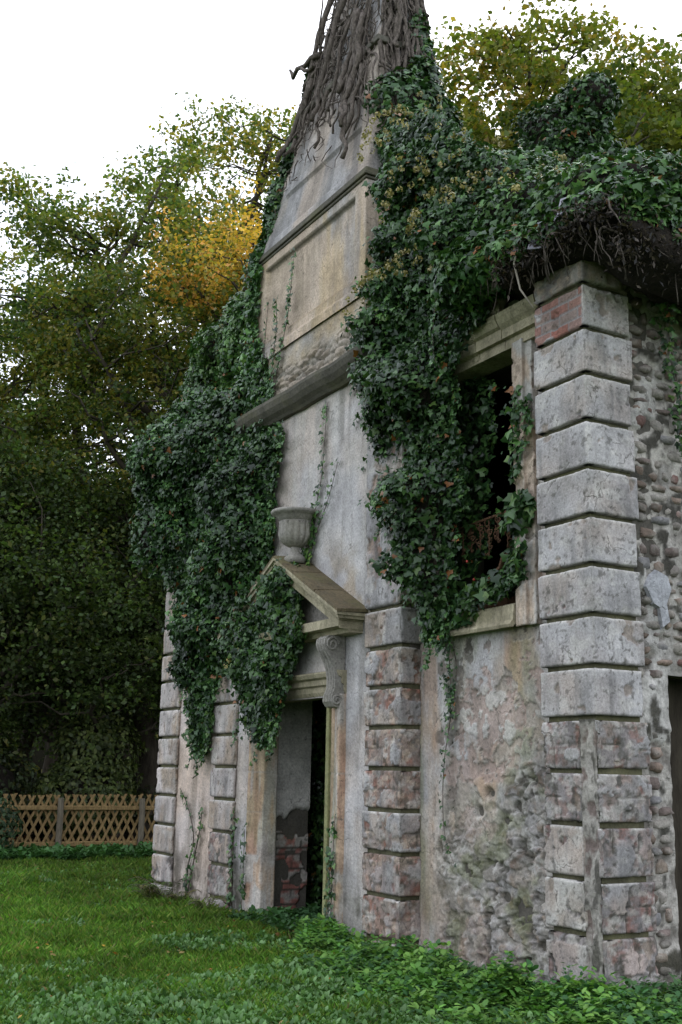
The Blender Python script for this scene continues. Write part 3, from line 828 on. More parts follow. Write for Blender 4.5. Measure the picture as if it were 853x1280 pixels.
def rubble_base(U, Z):
    e, c = voro(U + 0.1 * fbm2(U * 3, Z * 3, 3, 101), Z + 0.08 * fbm2(U * 4, Z * 4, 3, 102), 0.26, 0.09, 0.9, 9)
    sc = mixc(np.broadcast_to(STN2 * 1.35, U.shape + (3,)), WARM * 0.85, c)
    col = mixc(sc, MORT * 0.8, sstep(0.12, 0.04, e) * 0.6); col = mixc(col, DARK, sstep(0.05, 0.01, e) * 0.7)
    top = sstep(6.72, 6.9, Z + 0.35 * (fbm2(U * 2.2, Z * 1, 4, 103) - 0.5))
    col = mixc(col, mixc(np.broadcast_to(OCHRE * 1.15, U.shape + (3,)), GREY, fbm2(U * 3, Z * 4, 3, 104)), top)
    ins = (1 - top) * (0.03 - 0.05 * sstep(0, 0.3, e) * (0.4 + c))
    return ins + (fbm2(U * 12, Z * 12, 3, 105) - 0.5) * 0.008, col


sheet('attic_base', [(-6.72, 0.9), (-6.72, 0.04), (-3.68, 0.04), (-3.68, 1.4)], 6.42, 7.12, 0.02, rubble_base, M_ROUGH, ST, rim=0.03)


def attic(U, Z):
    # U: 0.85 return, then 3.0 front, then return ; panel recess on the front
    u = U - 0.86
    n = fbm2(U * 1.2, Z * 1.0, 4, 110)
    col = mixc(np.broadcast_to(WARM * 1.15, U.shape + (3,)), GREY * 1.15, sstep(0.5, 0.75, n))
    col = mixc(col, OCHRE * 1.2, sstep(0.52, 0.75, fbm2(U * 3.5, Z * 0.7, 4, 111) + 0.1 * sstep(8.4, 7.2, Z)) * 0.6)
    col = mixc(col, PALE * 0.9, sstep(0.5, 0.7, fbm2(U * 4, Z * 0.8, 4, 112)) * 0.45 * sstep(1.2, 2.4, u))
    col = mixc(col, GREY * 0.55, sstep(0.55, 0.75, fbm2(U * 5, Z * 0.9, 4, 113)) * 0.55 * sstep(1.6, 2.8, u))
    pz0, pz1 = 7.42, 8.50
    e = np.minimum(np.minimum(u - 0.28, 2.72 - u), np.minimum(Z - pz0, pz1 - Z))
    pan = sstep(-0.008, 0.008, e)
    top_l = np.exp(-((Z - pz1) / 0.02) ** 2) * (u > 0.26) * (u < 2.74)
    col = mixc(col, DARK * 1.2, top_l * 0.8)
    bt = np.exp(-((Z - pz0 + 0.01) / 0.03) ** 2) * (u > 0.2) * (u < 2.8)
    col = mixc(col, OCHRE * 0.6, bt * 0.7)
    # stepped plinth below the panel
    st = sstep(7.28, 7.22, Z)
    return pan * 0.06 - st * 0.05 + (n - 0.5) * 0.016 + (fbm2(U * 16, Z * 16, 3, 114) - 0.5) * 0.005, col


sheet('attic_wall', [(-6.70, 0.92), (-6.70, 0.06), (-3.70, 0.06), (-3.70, 1.4)], 7.10, 8.66, 0.02, attic, M_WALL, ST)
# band
bd = MB()
for (za, zb, o) in ((8.64, 8.68, 0.02), (8.68, 8.725, 0.045), (8.725, 8.80, 0.012)):
    bd.box(-6.70 - o, -3.70 + o, 0.06 - o, 1.45, za + 0.001, zb, 0.008)
bd.build('attic_band', M_CORNICE, ST)


def frustum_side(name, z0, z1, s0, s1, fn, mat, res=0.03):
    """tapering stack faces: the plan rectangle shrinks by s on each side between z0 and z1"""
    path = [(-6.66, 1.4), (-6.66, 0.09), (-3.74, 0.09), (-3.74, 1.4)]
    o = sheet(name, path, z0, z1, res, fn, mat, ST)
    me = o.data; n = len(me.vertices); co = np.empty(n * 3, np.float32); me.vertices.foreach_get('co', co); co = co.reshape(-1, 3)
    t = s0 + (s1 - s0) * (co[:, 2] - z0) / (z1 - z0)
    cx, cy = -5.2, 0.92
    hx, hy = 1.46, 0.83
    co[:, 0] = cx + (co[:, 0] - cx) * (hx - t) / hx
    co[:, 1] = co[:, 1] + t * (1 - (co[:, 1] - 0.09) / 1.31) - t * 0.3 * (co[:, 1] - 0.09) / 1.31
    me.vertices.foreach_set('co', co.ravel()); me.update()
    return o


def stackf(U, Z):
    n = fbm2(U * 1.4, Z * 1.1, 4, 120)
    u = U - 1.31
    col = mixc(np.broadcast_to(GREY * 0.92, U.shape + (3,)), WARM * 0.9, sstep(0.35, 0.65, n) * 0.7)
    col = mixc(col, GREY * 0.5, sstep(0.5, 0.7, fbm2(U * 4, Z * 0.8, 4, 121)) * 0.6)
    e = np.minimum(np.minimum(u - 0.3, 2.62 - u), np.minimum(Z - 8.98, 9.62 - Z)); pan = sstep(-0.008, 0.008, e)
    e2 = np.minimum(np.minimum(u - 0.3, 2.62 - u), np.minimum(Z - 11.0, 13.2 - Z)); pan = pan + sstep(-0.008, 0.008, e2)
    ln = np.exp(-((Z - 9.62) / 0.02) ** 2) * (u > 0.28) * (u < 2.64)
    ln2 = np.exp(-((Z - 11.0) / 0.03) ** 2)
    col = mixc(col, DARK, np.clip(ln + ln2, 0, 1) * 0.7)
    return pan * 0.04 + (n - 0.5) * 0.02, col


frustum_side('chimney_face', 8.79, 14.2, 0.0, 0.98, stackf, M_WALL)
MB().box(-5.75, -4.65, 1.02, 1.30, 14.12, 14.35, 0.02).build('chimney_cap', M_CORNICE, ST)
MB().box(-5.66, -4.74, 1.12, 1.45, 8.8, 14.11).build('chimney_core', M_DARKIN, ST)
for zc, s in ((10.93, 0.385), (12.9, 0.74)):
    MB().box(-6.66 + s - 0.05, -3.74 - s + 0.05, 0.09 + s - 0.05, 1.4 - 0.3 * s + 0.03, zc, zc + 0.09, 0.01).build('chimney_band', M_CORNICE, ST)

# ---- doorcase: architrave, consoles, frieze, pediment
DC = empty('doorcase'); DC.parent = HOUSE


def arch_f(U, Z):
    n = fbm2(U * 8, Z * 2.2, 4, 130)
    col = mixc(np.broadcast_to(WARM * np.array((1.1, 1.0, .9)), U.shape + (3,)), OCHRE * np.array((1.1, .95, 1.2)), sstep(0.4, 0.65, n))
    col = mixc(col, PALE * 0.9, sstep(0.55, 0.72, fbm2(U * 9, Z * 1.3, 4, 131)) * 0.8)
    low = sstep(0.62, 0.6, Z)
    col = mixc(col, PALE * 1.0, low * sstep(0.42, 0.5, fbm2(U * 6, Z * 3, 3, 132)) * 0.8)
    col = mixc(col, GREEN * 1.5, sstep(0.56, 0.7, fbm2(U * 6, Z * 1.6, 4, 133)) * 0.25)
    gap = np.zeros_like(U)
    for zj in (0.6, 1.12, 1.6, 2.05): gap = gap + sstep(0.008, 0.0, np.abs(Z - zj))
    return (n - 0.5) * 0.01 + gap * 0.01, mixc(col, MORT, gap * 0.7)


# plan profile of the mouldings, left side then right side
sheet('architrave', [(-6.26, 0.08), (-6.26, -0.02), (-6.20, -0.02), (-6.17, 0.01), (-6.10, 0.01), (-6.08, 0.035), (-6.00, 0.035), (-5.95, 0.05), (-5.95, 0.24)], -0.35, 2.46, 0.02, arch_f, M_WALL, DC, rim=0.01)
sheet('architrave', [(-4.27, 0.40), (-4.27, 0.05), (-4.22, 0.035), (-4.14, 0.035), (-4.12, 0.01), (-4.05, 0.01), (-4.02, -0.02), (-3.96, -0.02), (-3.96, 0.08)], -0.35, 2.46, 0.02, arch_f, M_WALL, DC, rim=0.01)
# strip added to colour the architrave's algae-green edge, right of the opening
MB().box(-4.345, -4.275, 0.02, 0.10, -0.3, 2.44, 0.006).build('architrave_edge', masonry('algae_green_edge', (0.27, 0.27, 0.13), streak=0.5, alg=0.9), DC)
# lintel architrave
lp = [(0.40, 2.462), (0.05, 2.462), (0.03, 2.50), (0.03, 2.56), (0.0, 2.58), (0.0, 2.64), (-0.04, 2.66), (-0.06, 2.70), (-0.06, 2.72), (0.40, 2.73)]
MB().prism(lp, 0, -6.26, -3.96).build('lintel', M_TRIM, DC)
sheet('frieze', [(-6.2, 0.03), (-4.0, 0.03)], 2.73, 3.12, 0.02, centre_wall, M_WALL, DC, rim=0.05)
# horizontal cornice, two visible ends; the pediment above
pd = MB()
hp = [(0.06, 3.10), (-0.12, 3.10), (-0.14, 3.15), (-0.25, 3.16), (-0.25, 3.26), (-0.06, 3.285), (0.06, 3.285)]
xs = [-6.55, -5.9, -5.2, -4.6, -3.62]
for i in range(4): pd.prism([(a + random.uniform(-.004, .004) * (a < 0), b) for a, b in hp], 0, xs[i] + .002, xs[i + 1] - .002)
pd.build('cornice', M_TRIM, DC)
# raking mouldings
for sgn, nm in ((-1, 'raking_cornice'), (1, 'raking_cornice')):
    rk = MB()
    xe, ze = -5.1 + sgn * 1.49, 3.265
    xa, za = -5.1, 4.045
    def strip(dy0, dy1, h0, h1, ext, rk=rk, xe=xe, xa=xa, ze=ze, za=za, sgn=sgn):
        # parallelepiped following the slope; h measured perpendicular-ish (vertical)
        x1 = xe + sgn * ext; sl_ = (za - ze) / (xa - xe); z1 = ze + sl_ * (x1 - xe)
        V = [(x1, dy0, z1 + h0), (x1, dy1, z1 + h0), (x1, dy1, z1 + h1), (x1, dy0, z1 + h1), (xa, dy0, za + h0), (xa, dy1, za + h0), (xa, dy1, za + h1), (xa, dy0, za + h1)]
        rk.add(V, [(0, 3, 2, 1), (4, 5, 6, 7), (0, 1, 5, 4), (1, 2, 6, 5), (2, 3, 7, 6), (3, 0, 4, 7)])
    strip(-0.24, 0.05, -0.13, -0.035, 0.0)
    strip(-0.27, 0.05, -0.034, 0.005, 0.02)
    strip(-0.31, 0.05, 0.006, 0.05, 0.07)
    strip(-0.335, 0.05, 0.051, 0.085, 0.09)
    rk.build(nm, M_TRIM, DC)
    rf = MB()
    sl_ = (za - ze) / (xa - xe)
    ns = 3
    for i in range(ns):
        t0, t1 = i / ns, (i + 1) / ns
        xx0 = xe + sgn * 0.10 + (xa - xe - sgn * 0.10) * t0; xx1 = xe + sgn * 0.10 + (xa - xe - sgn * 0.10) * (t1 - 0.012)
        z0_ = ze + sl_ * (xx0 - xe) + 0.086; z1_ = ze + sl_ * (xx1 - xe) + 0.086; j = random.uniform(0, .012)
        V = [(xx0, -0.345 + j, z0_), (xx0, 0.058, z0_ + .02), (xx1, 0.058, z1_ + .02), (xx1, -0.345 + j, z1_), (xx0, -0.345 + j, z0_ + .03), (xx0, 0.058, z0_ + .06), (xx1, 0.058, z1_ + .06), (xx1, -0.345 + j, z1_ + .03)]
        o = MB().add(V, [(0, 1, 2, 3), (7, 6, 5, 4), (0, 4, 5, 1), (1, 5, 6, 2), (2, 6, 7, 3), (3, 7, 4, 0)])
        o.build('weathering_slab', masonry('moss_slab', (0.15, 0.118, 0.07), streak=0.6, alg=0.8, bump=1.0) if 'moss_slab' not in MATS else MATS['moss_slab'], DC)
MB().add([(-6.4, 0.02, 3.28), (-3.8, 0.02, 3.28), (-5.1, 0.02, 3.98), (-6.4, 0.055, 3.28), (-3.8, 0.055, 3.28), (-5.1, 0.055, 3.98)], [(0, 1, 2), (3, 5, 4), (0, 3, 4, 1), (1, 4, 5, 2), (2, 5, 3, 0)]).build('tympanum', M_GREYTRIM, DC)
# scrolled consoles
for cx in (-6.13, -4.08):
    c_ = MB()
    pr = [(0.04, 3.10), (-0.16, 3.10), (-0.215, 3.06), (-0.225, 3.0), (-0.20, 2.93), (-0.14, 2.84), (-0.095, 2.74), (-0.075, 2.62), (-0.08, 2.52), (-0.115, 2.44), (-0.12, 2.37), (-0.085, 2.32), (-0.03, 2.305), (0.04, 2.32)]
    c_.prism(pr, 0, cx - 0.10, cx + 0.10)
    for (yy, zz_, r1) in ((-0.125, 3.0, 0.085), (-0.055, 2.385, 0.06)):
        for sgn in (-1, 1):
            c_.tube([(cx + sgn * 0.112, yy + (r1 - 0.0035 * 0) * (1 - t / 13) * math.cos(t), zz_ + r1 * (1 - t / 13) * math.sin(t)) for t in np.linspace(0, 10, 24)], 0.014, 5)
    for q in (-0.06, 0.0, 0.06):
        c_.tube([(cx + q, a - 0.004, b) for a, b in pr[2:11]], 0.014, 5)
    c_.build('console', M_GREYTRIM, DC, smooth=False)

# interior glimpsed through the door: plastered cross wall broken to brick below


def innerf(U, Z):
    n = fbm2(U * 3, Z * 2.2, 4, 140)
    e, h = brick_pat(U, Z, 0.24, 0.085, 2)
    br = sstep(1.22, 1.16, Z + 0.9 * (n - 0.5))
    bc = mixc(np.broadcast_to(BRICK * np.array((1.5, 1.1, 1.05)), U.shape + (3,)), MORT, sstep(0.45, 0.6, fbm2(U * 9, Z * 9, 3, 141))); bc = mixc(bc, DARK, sstep(0.012, 0.004, e))
    lip = br * (1 - br) * 4
    hol = np.clip(sstep(0.55, 0.6, fbm2(U * 4.5, Z * 3.5, 3, 142)) * sstep(0.75, 0.4, Z) + sstep(1.25, 1.18, Z + 0.9 * (n - 0.5)) * sstep(0.95, 1.0, Z + 0.9 * (n - 0.5)), 0, 1)
    return br * 0.03 + hol * 0.08 + 0.01 * (n - 0.5), mixc(mixc(mixc(np.broadcast_to(PALE * 1.05, U.shape + (3,)), bc, br), DARK, lip * .8), DARK, hol * 0.7)


sheet('inner_cross_wall', [(-6.06, 1.75), (-6.06, 0.41)][::-1] if False else [(-6.12, 0.22), (-6.12, 0.80)], -0.4, 2.55, 0.025, innerf, M_WALL, HOUSE)
MB().box(-6.4, -6.17, 0.26, 0.80, -0.4, 2.55).build('wall_core', M_DARKIN, HOUSE)
MB().box(-9.08, -6.1, 2.5, 2.7, -0.4, 6.1).build('inner_wall', M_DARKIN, HOUSE)

# ---- urn on the pediment apex
URN = empty('stone_urn', 'fluted grey stone urn standing on the apex of the doorway pediment', 'urn', loc=(0, 0, 0))
UX, UY = -4.93, -0.13


def lathe(name, prof, flute=0, amp=0.0, n=48, par=None, mat=None, zr=(0, 1)):
    V = []; F = []
    for (r, z) in prof:
        for j in range(n):
            a = 2 * PI * j / n
            rr = r * (1 + (amp * abs(math.cos(flute * a / 2)) - amp * 0.5) * (1 if zr[0] < z < zr[1] else 0)) if flute else r
            V.append((UX + rr * math.cos(a), UY + rr * math.sin(a), z))
    for i in range(len(prof) - 1):
        for j in range(n): F.append((i * n + j, i * n + (j + 1) % n, (i + 1) * n + (j + 1) % n, (i + 1) * n + j))
    F.append(tuple(range(n - 1, -1, -1))); F.append(tuple((len(prof) - 1) * n + j for j in range(n)))
    return MB().add(V, F).build(name, mat, par, smooth=True)


lathe('urn_foot', [(0.13, 4.05), (0.13, 4.12), (0.105, 4.14), (0.07, 4.17), (0.055, 4.21), (0.06, 4.25)], n=24, par=URN, mat=M_GREYTRIM)
lathe('urn_bowl', [(0.05, 4.245), (0.10, 4.26), (0.155, 4.295), (0.19, 4.345), (0.205, 4.40), (0.20, 4.46), (0.195, 4.51), (0.205, 4.56)], 16, 0.09, 128, URN, M_GREYTRIM, (4.26, 4.53))
lathe('urn_rim', [(0.205, 4.56), (0.22, 4.60), (0.26, 4.635), (0.305, 4.65), (0.31, 4.675), (0.30, 4.69), (0.25, 4.69), (0.20, 4.62), (0.12, 4.56)], n=40, par=URN, mat=M_GREYTRIM)

# ================================================================= LEAVES
# ivy leaf: base at origin, tip along +Y, blade normal +Z
IVL = np.array([(0, 0, 0), (-.42, -.05, -.04), (-.55, .32, -.07), (-.27, .45, .0), (0, 1.0, -.10), (.27, .45, .0), (.55, .32, -.07), (.42, -.05, -.04), (0, .38, .06)])
IVF = np.array([(8, 0, 1), (8, 1, 2), (8, 2, 3), (8, 3, 4), (8, 4, 5), (8, 5, 6), (8, 6, 7), (8, 7, 0)])[:, ::-1]
IVL2 = np.array([(0, 0, 0), (-.48, .22, -.04), (0, 1.0, -.08), (.48, .22, -.04)])
IVF2 = np.array([(0, 3, 2), (0, 2, 1)])
TRL = np.array([(0, 0, 0), (-.36, .45, .05), (0, 1.0, -.05), (.36, .45, .05)])
HRL = np.array([(0, 0, 0), (-.30, .35, .04), (-.22, .75, 0), (0, 1.0, -.12), (.22, .75, 0), (.30, .35, .04)])
HRF = np.array([(0, 5, 1), (5, 4, 1), (4, 2, 1), (4, 3, 2)])


def leaves(name, P, N, T, S, C, tmpl, faces, mat, parent=None, kind='stuff'):
    """P pos, N blade normals, T tip directions, S sizes, C colours"""
    N = N / (np.linalg.norm(N, axis=1, keepdims=True) + 1e-9)
    T = T - N * np.sum(T * N, 1, keepdims=True); T = T / (np.linalg.norm(T, axis=1, keepdims=True) + 1e-9)
    X = np.cross(T, N)
    t = tmpl
    V = P[:, None, :] + S[:, None, None] * (X[:, None, :] * t[None, :, 0:1] + T[:, None, :] * t[None, :, 1:2] + N[:, None, :] * t[None, :, 2:3])
    n, k = len(P), len(t)
    F = faces[None] + (np.arange(n) * k)[:, None, None]
    o = np_mesh(name, V.reshape(-1, 3), F.reshape(-1, faces.shape[1]), mat, parent, np.repeat(C, k, 0))
    if kind: o['kind'] = kind
    return o


def inpoly(P, poly):
    x, y = P[:, 0], P[:, 1]; ins = np.zeros(len(P), bool); n = len(poly)
    for i in range(n):
        x1, y1 = poly[i]; x2, y2 = poly[(i + 1) % n]
        c = ((y1 > y) != (y2 > y)) & (x < (x2 - x1) * (y - y1) / (y2 - y1 + 1e-12) + x1)
        ins ^= c
    return ins


def polydist(P, poly):
    d = np.full(len(P), 9.0); n = len(poly)
    for i in range(n):
        a = np.array(poly[i]); b = np.array(poly[(i + 1) % n]); ab = b - a
        t = np.clip(((P - a) @ ab) / (ab @ ab), 0, 1)
        d = np.minimum(d, np.linalg.norm(P - a - t[:, None] * ab, axis=1))
    return d


IVC = np.array([(0.024, 0.060, 0.018), (0.038, 0.086, 0.023), (0.055, 0.115, 0.030), (0.015, 0.038, 0.013)])
IVB = np.array([(0.07, 0.15, 0.03), (0.10, 0.17, 0.04)])


def ivcol(n, bright=0.03, mul=1.0, pal=None, seed=0):
    r = np.random.default_rng(seed + 5)
    pal = IVC if pal is None else np.array(pal)
    c = pal[r.integers(0, len(pal), n)] * r.uniform(0.6, 1.45, (n, 1)) * mul
    dd_ = r.random(n) < 0.012; c[dd_] = (0.22, 0.09, 0.03)
    b = r.random(n) < bright
    c[b] = IVB[r.integers(0, 2, b.sum())]
    return c


def ivy_wall(parent, poly, y_wall, thick, n, size=0.085, seed=0, lump=1.6, d0=0.45, ragged=0.12, core=True, bright=0.03, mul=1.0):
    """ivy on a wall facing -Y; poly in (x,z)"""
    r = np.random.default_rng(seed)
    pa = np.array(poly); lo = pa.min(0) - .15; hi = pa.max(0) + .15
    def field(Q2):
        d = polydist(Q2, poly); d = np.where(inpoly(Q2, poly), d, -d)
        d = d + ragged * (fbm2(Q2[:, 0] * 3.5, Q2[:, 1] * 3.5, 3, seed) - 0.5) * 2
        nn = fbm2(Q2[:, 0] * lump, Q2[:, 1] * lump, 4, seed + 3)
        cl = fbm2(Q2[:, 0] * 4.5, Q2[:, 1] * 4.5, 2, seed + 7)
        return d, thick * sstep(0, d0, d) ** 0.6 * (0.03 + 2.5 * np.clip(nn - 0.33, 0, 1)) + 0.36 * (cl - 0.45) * sstep(0.02, .25, d)
    P2 = lo + r.random((n * 4, 2)) * (hi - lo)
    d, t = field(P2); k = d > 0
    P2, t, d = P2[k][:n], t[k][:n], d[k][:n]; n = len(P2)
    e = 0.03
    _, tx = field(P2 + (e, 0)); _, tz = field(P2 + (0, e))
    gx = (tx - t) / e; gz = (tz - t) / e
    dep = r.random(n) ** 1.6 * np.minimum(0.26, t + 0.03)
    y = y_wall - np.maximum(t, 0.01) - 0.03 + dep - (r.random(n) < 0.12) * r.random(n) * 0.13
    P = np.stack([P2[:, 0], y, P2[:, 1]], 1)
    N = np.stack([-np.clip(gx, -2, 2) * -0.35 * -1, -np.ones(n), np.clip(-gz, -1, 1.5) * 0.35 + 0.35], 1)
    N[:, 0] = -gx.clip(-2, 2) * 0.35
    N += r.normal(0, 0.60, (n, 3))
    T = np.stack([r.normal(0, 0.8, n), np.full(n, -0.3), -0.8 + r.normal(0, 0.5, n)], 1)
    S = size * r.choice([0.55, 0.8, 1.0, 1.3], n, p=[.25, .3, .3, .15]) * r.uniform(.85, 1.15, n)
    age = sstep(0.35, 0.7, fbm2(P2[:, 0] * 1.7, P2[:, 1] * 1.7, 4, seed + 9))[:, None]
    leaves('foliage', P, N, T, S, ivcol(n, bright, mul, seed=seed) * (0.8 + 0.55 * age), IVL, IVF, M_IVY, parent)
    # short sprigs straying over the rim
    if n > 700:
        rp_ = random.Random(seed); sp = []; per = len(poly)
        for i in range(int(n / 260)):
            e0 = rp_.randrange(per); q = rp_.random(); a_, b_ = poly[e0], poly[(e0 + 1) % per]
            x0, z0 = a_[0] + (b_[0] - a_[0]) * q, a_[1] + (b_[1] - a_[1]) * q
            cx_, cz_ = pa.mean(0); dx_, dz_ = x0 - cx_, z0 - cz_; l_ = math.hypot(dx_, dz_) + 1e-6
            L0 = rp_.uniform(.12, .42); vx, vz = dx_ / l_ * .6 + rp_.uniform(-.3, .3), dz_ / l_ * .6 - 0.35
            for j in range(int(L0 / 0.018)):
                w_ = j * 0.018; sp.append((x0 + vx * w_ + rp_.gauss(0, .018), y_wall - rp_.uniform(.03, .10) - 0.1 * w_, z0 + vz * w_ + rp_.gauss(0, .018)))
        sp = np.array(sp); m_ = len(sp)
        leaves('sprigs', sp, np.array((0, -1, .3)) + r.normal(0, .4, (m_, 3)), np.stack([r.normal(0, .8, m_), np.full(m_, -.2), r.normal(-.7, .4, m_)], 1), size * 0.75 * r.uniform(.6, 1.2, m_), ivcol(m_, bright + .05, mul * 1.25, seed=seed + 1), IVL, IVF, M_IVY, parent)
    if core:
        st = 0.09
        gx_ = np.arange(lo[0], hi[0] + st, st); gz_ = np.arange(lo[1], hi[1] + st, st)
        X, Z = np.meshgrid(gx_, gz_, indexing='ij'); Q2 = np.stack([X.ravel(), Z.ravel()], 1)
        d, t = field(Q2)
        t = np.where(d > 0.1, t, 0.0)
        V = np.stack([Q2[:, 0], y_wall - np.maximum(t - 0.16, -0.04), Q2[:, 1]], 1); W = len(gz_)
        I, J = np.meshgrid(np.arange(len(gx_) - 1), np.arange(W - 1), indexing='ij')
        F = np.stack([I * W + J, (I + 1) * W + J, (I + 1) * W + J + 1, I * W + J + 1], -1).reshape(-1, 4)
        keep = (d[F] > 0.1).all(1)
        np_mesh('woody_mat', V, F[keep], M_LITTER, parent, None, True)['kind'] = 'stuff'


def blob_leaves(parent, blobs, n, size, tmpl, faces, mat, colf, seed=0, rough=0.3, core=None, shell=0.3, name='foliage', up=0.3, nfreq=1.4, jn=0.5, droop=0.6):
    """leaves on the shell of a union of ellipsoids [(cx,cy,cz,rx,ry,rz)]"""
    r = np.random.default_rng(seed)
    B = np.array(blobs, float)
    area = (B[:, 3] * B[:, 4] + B[:, 4] * B[:, 5] + B[:, 3] * B[:, 5]); pr = area / area.sum()
    ch = r.choice(len(B), n * 2, p=pr)
    D = r.normal(size=(n * 2, 3)); D /= np.linalg.norm(D, axis=1, keepdims=True)
    c = B[ch, :3]; rad = B[ch, 3:6]
    base = c + D * rad
    q = (1 + rough * (fbm3(base * nfreq, 4, seed % 13) - 0.5) * 2.4)
    rr = q - r.random(n * 2) ** 2 * shell
    P = c + D * rad * rr[:, None]
    ok = np.ones(len(P), bool)
    for i in range(len(B)):
        dd = np.sum(((P - B[i, :3]) / B[i, 3:6]) ** 2, 1)
        ok &= ~((dd < 0.5) & (ch != i))
    ok &= P[:, 2] > -0.15
    P = P[ok][:n]; D = D[ok][:n]; rad = rad[ok][:n]; n = len(P)
    N = D / rad; N /= np.linalg.norm(N, axis=1, keepdims=True); N = N + (0, 0, up) + r.normal(0, jn, (n, 3))
    T = r.normal(0, 0.6, (n, 3)) + (0, 0, -droop)
    S = size * r.uniform(0.6, 1.25, n)
    leaves(name, P, N, T, S, colf(n), tmpl, faces, mat, parent)
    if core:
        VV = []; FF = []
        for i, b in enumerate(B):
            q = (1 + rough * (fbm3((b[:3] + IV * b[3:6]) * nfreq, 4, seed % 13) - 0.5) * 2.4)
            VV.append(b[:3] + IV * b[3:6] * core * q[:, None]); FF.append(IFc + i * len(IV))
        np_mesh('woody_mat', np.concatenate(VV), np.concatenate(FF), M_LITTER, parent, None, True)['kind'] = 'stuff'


def flowers(parent, blobs, n, seed, size=0.045, facing=None):
    """little round yellow-green ivy umbels"""
    r = np.random.default_rng(seed); B = np.array(blobs, float)
    ch = r.integers(0, len(B), n); D = r.normal(size=(n, 3)); D[:, 2] = np.abs(D[:, 2]) * 0.9 + 0.1
    if facing is not None: D += np.array(facing)
    D /= np.linalg.norm(D, axis=1, keepdims=True)
    q = 1 + 0.3 * (fbm3((B[ch, :3] + D * B[ch, 3:6]) * 1.4, 4, 0) - 0.5) * 2.4
    P0 = B[ch, :3] + D * B[ch, 3:6] * (q + 0.08)[:, None]
    k = 12
    DD = r.normal(size=(n, k, 3)); DD /= np.linalg.norm(DD, axis=2, keepdims=True)
    P = (P0[:, None] + DD * size * 0.75).reshape(-1, 3)
    C = np.array((0.26, 0.22, 0.075)) * r.uniform(0.7, 1.25, (n, 1)); C = np.repeat(C, k, 0)
    leaves('flower_heads', P, DD.reshape(-1, 3), r.normal(size=(n * k, 3)), np.full(n * k, size * 0.7), C, IVL2, IVF2, M_IVY, parent)


# --- ivy cascade on the right of the stack
iv = empty('ivy', 'great dark ivy cascade between the central stack and the right-hand window', 'ivy', loc=(-2.3, 0.0, -0.1))
ROOTPOLY = [(-3.00, 8.83), (-2.38, 8.76), (-1.99, 8.50), (-1.55, 7.99), (-1.2, 7.45), (-0.72, 6.9), (-0.30, 6.36), (-0.62, 6.20), (-0.98, 6.22), (-1.36, 6.13), (-1.80, 6.03), (-1.98, 5.63), (-1.86, 5.12), (-1.80, 4.61), (-1.75, 4.2), (-1.95, 3.75), (-2.0, 3.35), (-2.15, 2.94), (-2.34, 2.98), (-2.56, 3.41), (-2.95, 3.88), (-3.16, 4.36), (-3.40, 5.13), (-3.60, 5.94), (-3.75, 6.47), (-3.50, 6.87), (-3.28, 7.57), (-3.15, 8.31)]


def unworld(iv):
    # children are authored in world coordinates: keep them there although the empty stands at its base
    for ch in iv.children: ch.matrix_parent_inverse = Matrix.Translation(-iv.location)


ivy_wall(iv, ROOTPOLY, 0.12, 0.50, 27000, 0.070, seed=31, ragged=0.16)
fl_b = [(-2.6, 0.0, 8.2, 0.75, 0.5, 0.75), (-2.1, 0.0, 7.4, 0.8, 0.5, 0.8), (-1.5, -0.1, 6.9, 0.8, 0.5, 0.6), (-2.6, -0.05, 6.6, 0.8, 0.5, 0.5)]
flowers(iv, fl_b, 150, 5, facing=(0.2, -1.3, 0))
rb = random.Random(44)
for i in range(2):
    x = rb.uniform(-2.6, -2.4); z = rb.uniform(4.4, 5.0); pts = [(x + 0.08 * math.sin(j * 0.9 + i), 0.0 - 0.02 * j, z - 0.22 * j) for j in range(6)]
    MB().tube(pts, [0.02 - 0.002 * j for j in range(6)], 5).build('stem', M_STEM, iv)
unworld(iv)

# --- ivy along window sill and jamb
iv = empty('ivy', 'ivy trails creeping along the yellowed window sill and up the pale jamb', 'ivy', loc=(-1.6, 0.2, 3.1))
ivy_wall(iv, [(-2.57, 2.98), (-2.14, 3.30), (-1.61, 3.45), (-1.12, 3.52), (-0.95, 3.62), (-0.92, 3.45), (-1.13, 3.21), (-1.62, 3.14), (-2.01, 3.00), (-2.42, 2.90)], 0.16, 0.07, 620, 0.08, 33, ragged=0.12, core=False, bright=0.12)
ivy_wall(iv, [(-1.10, 5.24), (-0.82, 5.10), (-0.80, 4.84), (-1.02, 4.38), (-1.08, 4.30), (-1.08, 4.66)], 0.17, 0.03, 150, 0.075, 34, ragged=0.10, core=False, mul=1.15)
ivy_wall(iv, [(-0.98, 4.22), (-0.80, 4.14), (-0.74, 3.95), (-0.86, 3.85), (-1.05, 3.80), (-1.20, 3.95), (-1.15, 4.1)], 0.16, 0.06, 150, 0.10, 35, ragged=0.08, core=False, bright=0.1, mul=1.15)
ivy_wall(iv, [(-1.4, 3.7), (-1.12, 3.9), (-1.12, 3.3), (-1.5, 3.2)], 0.36, 0.08, 130, 0.08, 36, ragged=0.12, core=False)
ivy_wall(iv, [(-2.5, 5.6), (-1.75, 5.6), (-1.7, 4.9), (-1.85, 4.6), (-1.8, 3.7), (-2.5, 3.4)], 0.46, 0.16, 1300, 0.08, 37, ragged=0.12, core=False, mul=0.9)
ivy_wall(iv, [(-2.4, 6.15), (-1.15, 6.2), (-1.3, 5.98), (-1.6, 5.9), (-1.75, 5.66), (-1.95, 5.5), (-2.2, 5.5)], 0.04, 0.12, 900, 0.07, 38, ragged=0.12, core=False)
